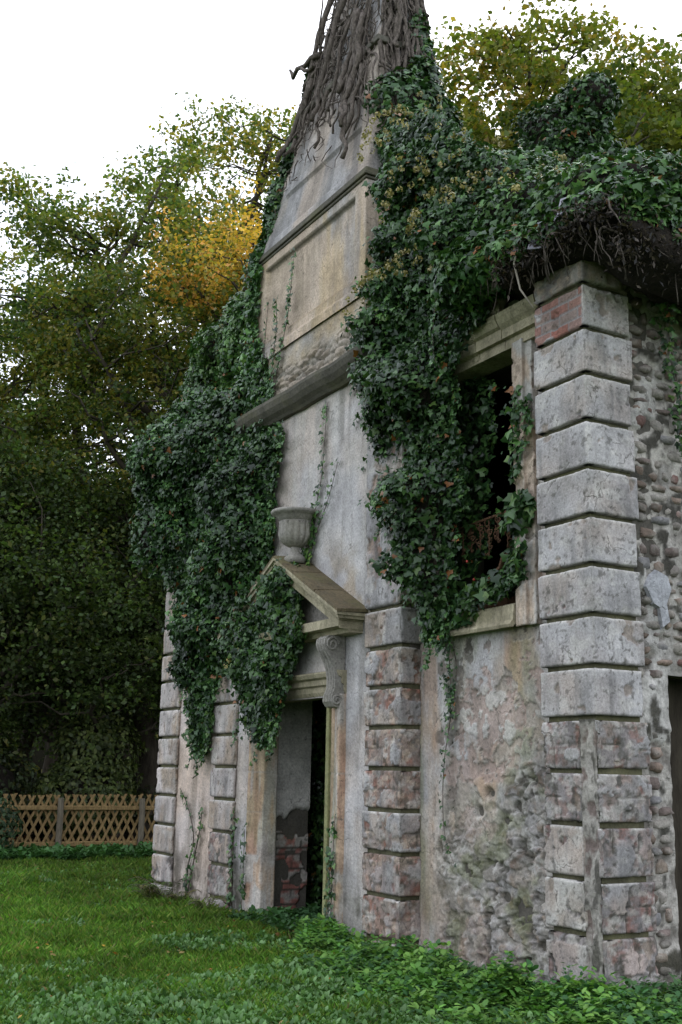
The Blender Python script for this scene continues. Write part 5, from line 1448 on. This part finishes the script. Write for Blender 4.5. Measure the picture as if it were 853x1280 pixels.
def tree(label, x, y, h, blobs, nclus, nleaf, lsize, pal, seed, trunk_r=0.28, lean=(0, 0), name='tree', cl_r=0.75, gap=0.0, base_z=-0.4, group=None, fork=0.28, sc=1.0, lm=1.0):
    """blobs: ellipsoids relative to the trunk base (dx,dy,z,rx,ry,rz)"""
    r = np.random.default_rng(seed); rp = random.Random(seed)
    t = empty(name, label, 'tree', group, loc=(x, y, base_z))
    B = np.array(blobs, float) * sc; h = h * sc; trunk_r *= sc; cl_r *= sc; lean = (lean[0] * sc, lean[1] * sc)
    vol = B[:, 3] * B[:, 4] * B[:, 5]; ch = r.choice(len(B), nclus, p=vol / vol.sum())
    D = r.normal(size=(nclus, 3)); D /= np.linalg.norm(D, axis=1, keepdims=True)
    C = B[ch, :3] + D * B[ch, 3:6] * (0.45 + 0.55 * r.random((nclus, 1)) ** 0.5)
    C[:, 2] = np.maximum(C[:, 2], 0.6)
    mb = MB()
    top = float(B[0, 2] + 0.3 * B[0, 5]); n = 12
    tp = [Vector((lean[0] * (i / n) ** 1.4 + 0.25 * math.sin(i * 0.9 + seed), lean[1] * (i / n) ** 1.4 + 0.25 * math.cos(i * 0.7 + seed), top * i / n)) for i in range(n + 1)]
    tp[0] = Vector((0, 0, 0))
    mb.tube(tp, [trunk_r * (1 - 0.88 * (i / n) ** 0.8) * (1.25 if i == 0 else 1) for i in range(n + 1)], 9)
    def trunk_at(z):
        f = min(max(z / top, 0), 0.999) * n; i = int(f); return tp[i].lerp(tp[i + 1], f - i)
    # main limbs to a subset, then branches from limbs
    lim = []
    for i in range(14):
        c = Vector(C[int(r.integers(0, nclus))]); dist = math.hypot(c.x, c.y)
        z0 = min(max(h * fork, c.z - dist * rp.uniform(0.7, 1.2)), top * 0.9)
        s = trunk_at(z0); pts = []
        for j in range(8):
            q = j / 7; p = s.lerp(c, q); p.z += math.sin(q * PI) * -0.12 * dist; p += Vector((rp.uniform(-.12, .12), rp.uniform(-.12, .12), rp.uniform(-.1, .1))) * (0 < j < 7)
            pts.append(p)
        lim.append(pts); mb.tube(pts, [trunk_r * 0.42 * (1 - 0.8 * j / 7) for j in range(8)], 6)
    for i in range(nclus):
        c = Vector(C[i]); best = None
        for L_ in lim:
            for p in L_[1:]:
                d = (p - c).length + max(0, p.z - c.z) * 0.7
                if best is None or d < best[0]: best = (d, p)
        s = best[1]
        if best[0] < 0.3: continue
        pts = [s.lerp(c, j / 4) + Vector((rp.uniform(-.08, .08), rp.uniform(-.08, .08), rp.uniform(-.08, .08))) * (0 < j < 4) * best[0] for j in range(5)]
        mb.tube(pts, [0.035 * (1 - 0.75 * j / 4) * (0.6 + trunk_r) + 0.006 for j in range(5)], 4)
    mb.build('trunk', M_BARK, t, True)
    # leaves: each cluster is a few twig sprays
    k = nleaf
    ci = r.integers(0, nclus, k)
    sp = r.normal(0, 1, (nclus, 5, 3)) * (cl_r * 0.75, cl_r * 0.75, cl_r * 0.5)
    P = C[ci] + sp[ci, r.integers(0, 5, k)] + r.normal(0, 1, (k, 3)) * (cl_r * 0.33, cl_r * 0.33, cl_r * 0.22)
    if gap > 0:
        kk = fbm3(P * 0.9, 3, seed % 7) > gap; P = P[kk]; ci = ci[kk]; k = len(P)
    P = P[P[:, 2] > 0.1]; ci = ci[:len(P)]; k = len(P)
    N = r.normal(0, 0.6, (k, 3)) + (0, 0, 0.7); T = r.normal(0, 1, (k, 3)) + (0, 0, -0.5)
    pal = np.array(pal); cc = pal[(fbm3(P * 0.55, 3, 3) * 1.8 % 1 * len(pal)).astype(int) % len(pal)]
    pick = r.random(k) < 0.45; cc[pick] = pal[r.integers(0, len(pal), pick.sum())]
    cc = cc * r.uniform(0.7, 1.3, (k, 1)) * lm
    leaves('crown', P, N, T, lsize * r.uniform(0.6, 1.3, k), cc, TRL, IVF2, M_FOL, t)
    return t


def polar(az, D): return CAMP.x + D * math.cos(R(az)), CAMP.y + D * math.sin(R(az))


OLIVE = [(0.065, 0.085, 0.018), (0.045, 0.068, 0.018), (0.088, 0.10, 0.022), (0.03, 0.05, 0.015), (0.11, 0.095, 0.02)]
YELO = [(0.16, 0.13, 0.022), (0.10, 0.10, 0.02), (0.20, 0.13, 0.02), (0.07, 0.08, 0.018)]
ORNG = [(0.36, 0.22, 0.045), (0.42, 0.27, 0.06), (0.28, 0.20, 0.05), (0.38, 0.19, 0.05), (0.18, 0.17, 0.04)]
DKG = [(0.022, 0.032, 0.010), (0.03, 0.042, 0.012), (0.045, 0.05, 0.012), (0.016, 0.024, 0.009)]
AUT = [(0.12, 0.125, 0.022), (0.085, 0.105, 0.02), (0.15, 0.135, 0.025), (0.06, 0.08, 0.018), (0.19, 0.13, 0.025)]

x, y = polar(161.6, 32)
tree('tall olive-leaved tree with a leaning trunk, left of the ivy-covered stack', x, y, 17.0, [(0.3, 0.2, 11.4, 3.0, 3.0, 3.0), (0, 0.6, 8.4, 3.8, 3.8, 3.0), (-0.5, -2.6, 12.2, 2.2, 2.2, 2.0), (0.4, 0.9, 13.8, 2.0, 1.9, 1.9)], 270, 70000, 0.15, OLIVE, 3, 0.26, lean=(0.3, -1.6), gap=0.34, cl_r=0.55, sc=1.28, lm=2.3)
x, y = polar(168, 34)
tree('loose olive tree cut by the left edge of the view', x, y, 15.5, [(0, 0, 11.5, 3.2, 3.0, 3.0), (0, -1, 8.0, 3.4, 3.4, 2.6), (0, -3.5, 11.0, 2.5, 2.6, 3.0)], 230, 56000, 0.15, OLIVE, 5, 0.28, lean=(0, 1), gap=0.35, cl_r=0.55, sc=1.17, lm=2.3)
x, y = polar(156.2, 36)
tree('thin-crowned yellowing tree just left of the chimney', x, y, 21.5, [(0, 0, 17.2, 3.0, 3.0, 3.2), (0, 0.4, 13.0, 3.2, 3.2, 2.4)], 190, 36000, 0.155, YELO + OLIVE[:2], 7, 0.3, gap=0.32, cl_r=0.58, sc=1.2, lm=2.0)
x, y = polar(155.5, 28.5)
tree('small orange autumn maple glowing beside the stack', x, y, 14.6, [(0, -0.2, 12.2, 1.8, 2.1, 1.3), (0, 1.0, 13.1, 1.4, 1.6, 1.1)], 75, 17000, 0.125, ORNG, 9, 0.16, name='maple_tree', cl_r=0.6, sc=1.21, lm=1.8, gap=0.43)
# the dark wood behind the fence
specs = [(171.5, 29, 10.5), (168.8, 27.5, 8.2), (165.8, 30, 9.2), (163.0, 28.5, 8.0), (160.5, 31, 9.6), (158.0, 30, 8.8), (174.5, 28, 10), (155.0, 32, 9.5)]
labs = ['tall dark tree at the left edge behind the fence', 'dark tree with low boughs over the left end of the fence', 'dark tree behind the nearer fence post', 'dark tree just right of the nearer fence post', 'dark bushy tree behind the farther fence post', 'dark tree beside the far-left pilaster', 'dark tree outside the left of the view', 'dark tree hidden behind the left bay']
for i, (az, D, h) in enumerate(specs):
    x, y = polar(az, D)
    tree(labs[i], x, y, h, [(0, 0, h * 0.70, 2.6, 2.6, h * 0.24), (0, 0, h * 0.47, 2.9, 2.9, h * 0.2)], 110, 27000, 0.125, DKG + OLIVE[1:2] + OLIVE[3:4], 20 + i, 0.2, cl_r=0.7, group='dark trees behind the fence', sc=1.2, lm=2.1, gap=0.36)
x, y = polar(160.0, 29.5)
tree('dark straight trunk standing near the building corner beyond the fence', x, y, 15.5, [(0, 0, 10.4, 3.2, 3.2, 3.0)], 90, 24000, 0.12, OLIVE, 31, 0.30, gap=0.38, sc=1.15, lm=1.4)
for i, (az, D, h) in enumerate([(172, 42, 13), (168, 46, 13.5), (164.5, 44, 12.5), (161, 47, 13.5), (157.5, 46, 14), (153, 44, 15)]):
    x, y = polar(az, D)
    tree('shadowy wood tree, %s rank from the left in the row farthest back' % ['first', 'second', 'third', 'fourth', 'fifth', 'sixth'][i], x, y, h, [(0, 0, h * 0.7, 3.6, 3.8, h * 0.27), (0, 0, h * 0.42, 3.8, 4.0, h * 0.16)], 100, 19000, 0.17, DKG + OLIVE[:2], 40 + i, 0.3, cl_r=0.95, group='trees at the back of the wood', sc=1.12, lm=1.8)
# behind the building on the right
x, y = polar(140.5, 26)
tree('broad yellow-green autumn tree rising behind the ivy roof', x, y, 20.5, [(0, 0, 15.6, 3.8, 3.8, 3.3), (-0.6, -0.8, 12.4, 4.6, 4.6, 3.2), (1.5, 1.5, 14.6, 2.8, 2.8, 2.9)], 300, 95000, 0.15, AUT, 61, 0.36, gap=0.31, lm=1.6, sc=1.07, cl_r=0.6)
x, y = polar(134.3, 24.5)
tree('olive autumn tree at the right edge behind the roof', x, y, 17.8, [(0, 0, 13.0, 3.4, 3.4, 3.4), (0, 0, 9.5, 3.2, 3.2, 2.4)], 220, 58000, 0.145, AUT[:2] + OLIVE[:3], 62, 0.3, gap=0.34, lm=1.6, sc=1.06, cl_r=0.6)
x, y = polar(146.6, 27)
tree('paler autumn tree right against the chimney flank', x, y, 17.2, [(0.4, 0.8, 13.6, 2.4, 2.6, 3.0), (0, 0, 10.2, 3.0, 3.0, 2.6)], 170, 42000, 0.135, YELO + AUT, 63, 0.28, gap=0.30, lm=1.35, sc=0.98, cl_r=0.55)
x, y = polar(128.5, 24)
tree('green tree beyond the right edge of the view', x, y, 16.5, [(0, 0, 11.5, 3.4, 3.4, 3.6)], 70, 14000, 0.15, OLIVE, 64, 0.3)


def shrub(name, label, x, y, blobs, n, size, pal, seed, cat='shrub', core=0.7, rough=0.45, mat=None, mul=1.0):
    t = empty(name, label, cat, loc=(x, y, -0.15))
    B = [(x + b[0], y + b[1], b[2], b[3], b[4], b[5]) for b in blobs]
    p = np.array(pal)
    def cf(n):
        r = np.random.default_rng(seed); return p[r.integers(0, len(p), n)] * r.uniform(0.7, 1.3, (n, 1)) * mul
    blob_leaves(t, B, n, size, HRL, HRF, mat or M_HERB, cf, seed=seed, rough=rough, core=core)
    unworld(t)


x, y = polar(162.6, 27.3)
shrub('holly_bush', 'glossy lighter green holly bush behind the fence posts', x, y, [(0, 0, 1.0, 0.95, 1.15, 1.0), (0, 0.2, 2.0, 0.7, 0.85, 0.8), (0, 0.35, 2.8, 0.4, 0.45, 0.5)], 6500, 0.13, [(0.06, 0.085, 0.02), (0.045, 0.065, 0.02), (0.09, 0.11, 0.03)], 71, core=0.6)
x, y = polar(168.0, 26.5)
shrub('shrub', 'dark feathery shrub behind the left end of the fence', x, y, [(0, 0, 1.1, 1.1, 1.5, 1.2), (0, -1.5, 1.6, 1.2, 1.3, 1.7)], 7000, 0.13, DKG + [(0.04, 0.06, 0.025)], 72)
x, y = polar(165.2, 29.5)
shrub('shrub', 'low dark shrub between the first two trunks behind the fence', x, y, [(0, 0, 0.55, 1.0, 2.0, 0.75)], 4000, 0.13, DKG, 73)
x, y = polar(159.0, 30)
shrub('shrub', 'low dark shrub beside the building corner behind the fence', x, y, [(0, 0, 0.7, 1.0, 1.4, 0.85)], 3500, 0.13, DKG, 74)
shrub('shrub', 'bluish green bush leaning over the near left end of the fence', -16.1, -1.15, [(0, 0, 0.45, 0.5, 0.8, 0.7), (-0.4, -0.7, 0.7, 0.6, 0.8, 0.9)], 2600, 0.10, [(0.04, 0.075, 0.035), (0.055, 0.09, 0.04), (0.03, 0.055, 0.025)], 75, core=0.5)
# distant wood closing the view
fb = []
rr = random.Random(9)
for az in np.arange(150, 182, 1.6):
    D = 92; x, y = polar(az + rr.uniform(-.5, .5), D + rr.uniform(-8, 8)); fb.append((x, y, 5.5 + rr.uniform(-1, 2), 4.5, 4.5, 6.5 + rr.uniform(-1, 2)))
for az in np.arange(95, 150, 3.0):
    x, y = polar(az, 70); fb.append((x, y, 5.5, 5, 5, 7))
fw = empty('far_wood', 'far-off tree line closing the meadow beyond the dark wood', 'wood')
blob_leaves(fw, fb, 36000, 0.55, IVL2, IVF2, M_FOL, lambda n: np.array(OLIVE)[np.random.default_rng(2).integers(0, 5, n)], seed=81, core=0.9, rough=0.4, nfreq=0.3)

# ================================================================= GRASS AND HERBS


def scatter_lawn(n, seed, dmin=7.5, dmax=24, power=1.0):
    """points on the lawn in front of the building, denser near the viewer's side"""
    r = np.random.default_rng(seed)
    az = R(148) + r.random(n) * R(31)          # a wide wedge of the lawn
    az = R(133) + r.random(n) * R(48)
    D = dmin * (dmax / dmin) ** (r.random(n) ** power)
    x = CAMP.x + D * np.cos(az); y = CAMP.y + D * np.sin(az)
    k = (x > -17.2) & ~((y > -0.02) & (x > -9.5) & (x < 0.1)) & ~((y > 0.05) & (x >= 0.0) & (x < 0.1))
    return x[k], y[k], r


x, y, r = scatter_lawn(330000, 91)
n = len(x); dist = np.hypot(x - CAMP.x, y - CAMP.y)
P = np.stack([x, y, ground_z(x, y) - 0.01], 1)
clump = fbm2(x * 1.7, y * 1.7, 3, 200)
L_ = (0.055 + 0.09 * clump) * r.uniform(0.6, 1.3, n) * (0.9 + 0.3 * (dist > 14))
wd = 0.0035 + 0.00035 * dist
dirx = r.normal(0, 0.35, (n, 2)); 
side = r.normal(size=(n, 2)); side /= np.linalg.norm(side, axis=1, keepdims=True)
V = np.zeros((n, 4, 3))
V[:, 0] = P; V[:, 0, :2] -= side * wd[:, None]
V[:, 1] = P; V[:, 1, :2] += side * wd[:, None]
mid = P.copy(); mid[:, 2] += L_ * 0.62; mid[:, :2] += dirx * L_[:, None] * 0.45
V[:, 2] = mid; V[:, 2, :2] += side * wd[:, None] * 0.7
V[:, 3] = P; V[:, 3, 2] += L_ * 0.95; V[:, 3, :2] += dirx * L_[:, None] * 1.15
pal = np.array([(0.08, 0.18, 0.02), (0.105, 0.21, 0.026), (0.06, 0.14, 0.018), (0.15, 0.21, 0.04)])
C = pal[r.integers(0, 4, n)] * r.uniform(0.55, 1.45, (n, 1)) * (0.8 + 0.5 * fbm2(x * 0.5, y * 0.5, 3, 201))[:, None]
dry = r.random(n) < 0.03; C[dry] = (0.2, 0.17, 0.07)
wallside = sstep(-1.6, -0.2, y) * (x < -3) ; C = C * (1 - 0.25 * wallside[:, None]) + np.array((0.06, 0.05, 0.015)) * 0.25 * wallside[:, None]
F = (np.array([(0, 1, 2), (0, 2, 3)])[None] + (np.arange(n) * 4)[:, None, None]).reshape(-1, 3)
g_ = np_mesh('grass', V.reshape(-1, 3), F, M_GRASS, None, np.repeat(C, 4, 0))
props(g_, 'short lush lawn grass spread in front of the ruin', 'grass', kind='stuff')

# broad-leaved weeds: rosettes in the lawn


def rosettes(name, label, x, y, nl, size, pal, seed, lift=0.5, z0=0.0, height=0.03, cat='weeds', hv=None):
    r = np.random.default_rng(seed); n = len(x)
    a = r.random((n, 1)) * 6.28 + np.arange(nl)[None] * 6.28 / nl + r.normal(0, 0.25, (n, nl))
    hz = (ground_z(x, y) + z0)[:, None] + (height if hv is None else hv[:, None]) * r.uniform(0.3, 1.0, (n, nl))
    P = np.stack([np.repeat(x[:, None], nl, 1) + 0.01 * np.cos(a), np.repeat(y[:, None], nl, 1) + 0.01 * np.sin(a), hz], -1).reshape(-1, 3)
    el = lift * r.uniform(0.2, 1.4, (n, nl))
    T = np.stack([np.cos(a) * np.cos(el), np.sin(a) * np.cos(el), np.sin(el)], -1).reshape(-1, 3)
    N = np.stack([-np.cos(a) * np.sin(el), -np.sin(a) * np.sin(el), np.cos(el)], -1).reshape(-1, 3) + r.normal(0, 0.15, (n * nl, 3))
    p = np.array(pal); cc = p[r.integers(0, len(p), n)]; cc = np.repeat(cc, nl, 0) * r.uniform(0.75, 1.25, (n * nl, 1))
    S = np.repeat(size * r.uniform(0.6, 1.25, n), nl) * r.uniform(0.8, 1.2, n * nl)
    o = leaves(name, P, N, T, S, cc, HRL, HRF, M_HERB, None)
    props(o, label, cat)
    return o


x, y, r = scatter_lawn(26000, 92)
k = fbm2(x * 0.9, y * 0.9, 3, 210) + 0.16 * sstep(14, 9, np.hypot(x - CAMP.x, y - CAMP.y)) > 0.585
rosettes('broad_leaf_weeds', 'plantain and dock rosettes scattered through the lawn', x[k], y[k], 5, 0.058, [(0.09, 0.19, 0.05), (0.14, 0.25, 0.09), (0.06, 0.14, 0.035)], 93, lift=1.0, height=0.06)
# nettles / ground elder along the foot of the right-hand walls
r = np.random.default_rng(95)
n = 17000
x = -4.6 + r.random(n) * 6.6; y = -0.05 - np.abs(r.normal(0, 0.55, n)) ** 1.0
k = (y > -2.4) & ~((y > 0.2) & (x < 0.1)) & (fbm2(x * 1.5, y * 1.5, 3, 220) > 0.36) & (y > -0.25 - 1.7 * sstep(-4.6, -1.5, x))
x, y = x[k], y[k]
hv = 0.03 + (0.03 + 0.16 * sstep(0.35, 0.7, fbm2(x * 2, y * 2, 3, 221))) * sstep(-1.9, -0.3, y) * (0.5 + 0.9 * sstep(-2.5, -0.5, x))
tall = r.random(len(x)) < 0.10; hv = hv + tall * r.uniform(0.03, 0.14, len(x))
rosettes('ground_elder', 'bright leafy ground elder and nettles along the foot of the right-hand wall', x, y, 6, 0.066, [(0.08, 0.20, 0.035), (0.12, 0.27, 0.05), (0.05, 0.13, 0.045), (0.16, 0.30, 0.06)], 96, lift=0.5, hv=hv)
x = 0.12 + r.random(1800) * 1.6; y = -0.6 + r.random(1800) * 3.2
rosettes('nettles', 'nettles round the foot of the corner pier and side wall', x, y, 6, 0.06, [(0.05, 0.12, 0.035), (0.04, 0.10, 0.035), (0.07, 0.15, 0.045)], 97, lift=0.5, hv=0.04 + 0.2 * r.random(1800))
x = -5.9 + r.random(700) * 1.7; y = -0.4 + r.random(700) * 1.5
rosettes('doorway_weeds', 'dark weeds and ivy seedlings filling the threshold of the doorway', x, y, 6, 0.09, [(0.035, 0.085, 0.03), (0.05, 0.12, 0.04)], 98, lift=0.6, hv=0.02 + 0.10 * r.random(700))
x = -17.0 + r.random(2600) * 1.6; y = -6 + r.random(2600) * 11
rosettes('fence_foot_weeds', 'rough weeds along the foot of the lattice fence', x, y, 6, 0.12, [(0.05, 0.13, 0.035), (0.07, 0.16, 0.05)], 99, lift=0.8, hv=0.1 + 0.16 * r.random(2600))
r = np.random.default_rng(131); n = 1500
x = -9.6 + r.random(n) * 9.6; y = -0.02 - np.abs(r.normal(0, 0.28, n))
P = np.stack([x, y, ground_z(x, y) + 0.03 + 0.03 * r.random(n)], 1)
o = leaves('wall_foot_litter', P, r.normal(0, .5, (n, 3)) + (0, 0, 1), r.normal(size=(n, 3)), 0.06 * r.uniform(0.5, 1.4, n), np.array([(0.22, 0.12, 0.04), (0.12, 0.07, 0.03), (0.30, 0.22, 0.06), (0.07, 0.045, 0.025)])[r.integers(0, 4, n)], HRL, HRF, M_HERB, None)
props(o, 'brown dead leaves gathered along the foot of the facade', 'leaf litter')
# leaves fallen in the lawn and behind the fence
x, y, r = scatter_lawn(1100, 100)
n = len(x); P = np.stack([x, y, ground_z(x, y) + 0.06], 1)
o = leaves('fallen_leaves', P, r.normal(0, .4, (n, 3)) + (0, 0, 1), r.normal(size=(n, 3)), 0.055 * r.uniform(0.6, 1.3, n), np.array([(0.45, 0.28, 0.03), (0.35, 0.14, 0.03), (0.30, 0.22, 0.08)])[r.integers(0, 3, n)], HRL, HRF, M_HERB, None)
props(o, 'yellow and brown leaves fallen on the lawn', 'fallen leaves')
r = np.random.default_rng(101); n = 6000
x = -17.6 - r.random(n) ** 2 * 3; y = -5 + r.random(n) * 13
P = np.stack([x, y, ground_z(x, y) + 0.02 + 0.1 * r.random(n)], 1)
o = leaves('leaf_litter', P, r.normal(0, .5, (n, 3)) + (0.3, 0, 1), r.normal(size=(n, 3)), 0.09 * r.uniform(0.6, 1.3, n), np.array([(0.25, 0.10, 0.03), (0.16, 0.06, 0.025), (0.12, 0.07, 0.03)])[r.integers(0, 3, n)], HRL, HRF, M_HERB, None)
props(o, 'rusty beech leaf litter drifted behind the fence', 'leaf litter')

# ferns at the foot of the left bay


def fern(x, y, label, seed, nf=9, L0=0.42, pal=((0.07, 0.11, 0.025), (0.13, 0.13, 0.04))):
    r = np.random.default_rng(seed); t = empty('fern', label, 'fern', 'ferns at the foot of the left wall', loc=(x, y, -0.2))
    Ps, Ns, Ts, Ss, Cs = [], [], [], [], []
    z0 = float(ground_z(np.array([x]), np.array([y]))[0])
    for f in range(nf):
        a = r.uniform(PI, 2 * PI) if f % 3 else r.uniform(0, 2 * PI); d = np.array((math.cos(a), math.sin(a), 0)); c = np.array(pal)[r.integers(0, len(pal))]
        LL = L0 * r.uniform(0.7, 1.2); sdv = np.array((-d[1], d[0], 0)); pts = []
        for i in range(15):
            q = (i + 1) / 15; p = np.array((x, y, z0)) + d * LL * q * 0.85 + np.array((0, 0, LL * (1.7 * q - 1.15 * q * q))); pts.append(tuple(p))
            for s in (-1, 1):
                Ps.append(p); Ts.append(sdv * s + d * 0.35 + (0, 0, -0.15)); Ns.append(np.array((0, 0, 1.0)) + d * 0.2); Ss.append(0.17 * LL * math.sin(min(1, q * 0.9 + 0.12) * PI) + 0.015); Cs.append(c)
        MB().tube(pts, 0.004, 4).build('stalk', M_STEM, t)
    leaves('fronds', np.array(Ps), np.array(Ns), np.array(Ts), np.array(Ss), np.array(Cs), TRL * (0.42, 1, 1), IVF2, M_HERB, t)
    unworld(t)


fern(-8.9, -0.22, 'yellowing fern at the foot of the far-left pilaster', 1)
fern(-8.35, -0.25, 'largest green fern under the middle of the left wall', 2, 12, 0.5)
fern(-7.8, -0.22, 'small fern against the pilaster left of the door', 3, 8, 0.36, ((0.15, 0.14, 0.04), (0.08, 0.10, 0.03)))
fern(-8.45, -0.42, 'low yellow-brown fern nearest the lawn on the left', 4, 8, 0.36, ((0.17, 0.16, 0.05), (0.09, 0.12, 0.03)))
fern(-6.65, -0.35, 'bright yellow-green fern left of the door moulding', 5, 8, 0.36, ((0.14, 0.17, 0.04), (0.08, 0.14, 0.03)))
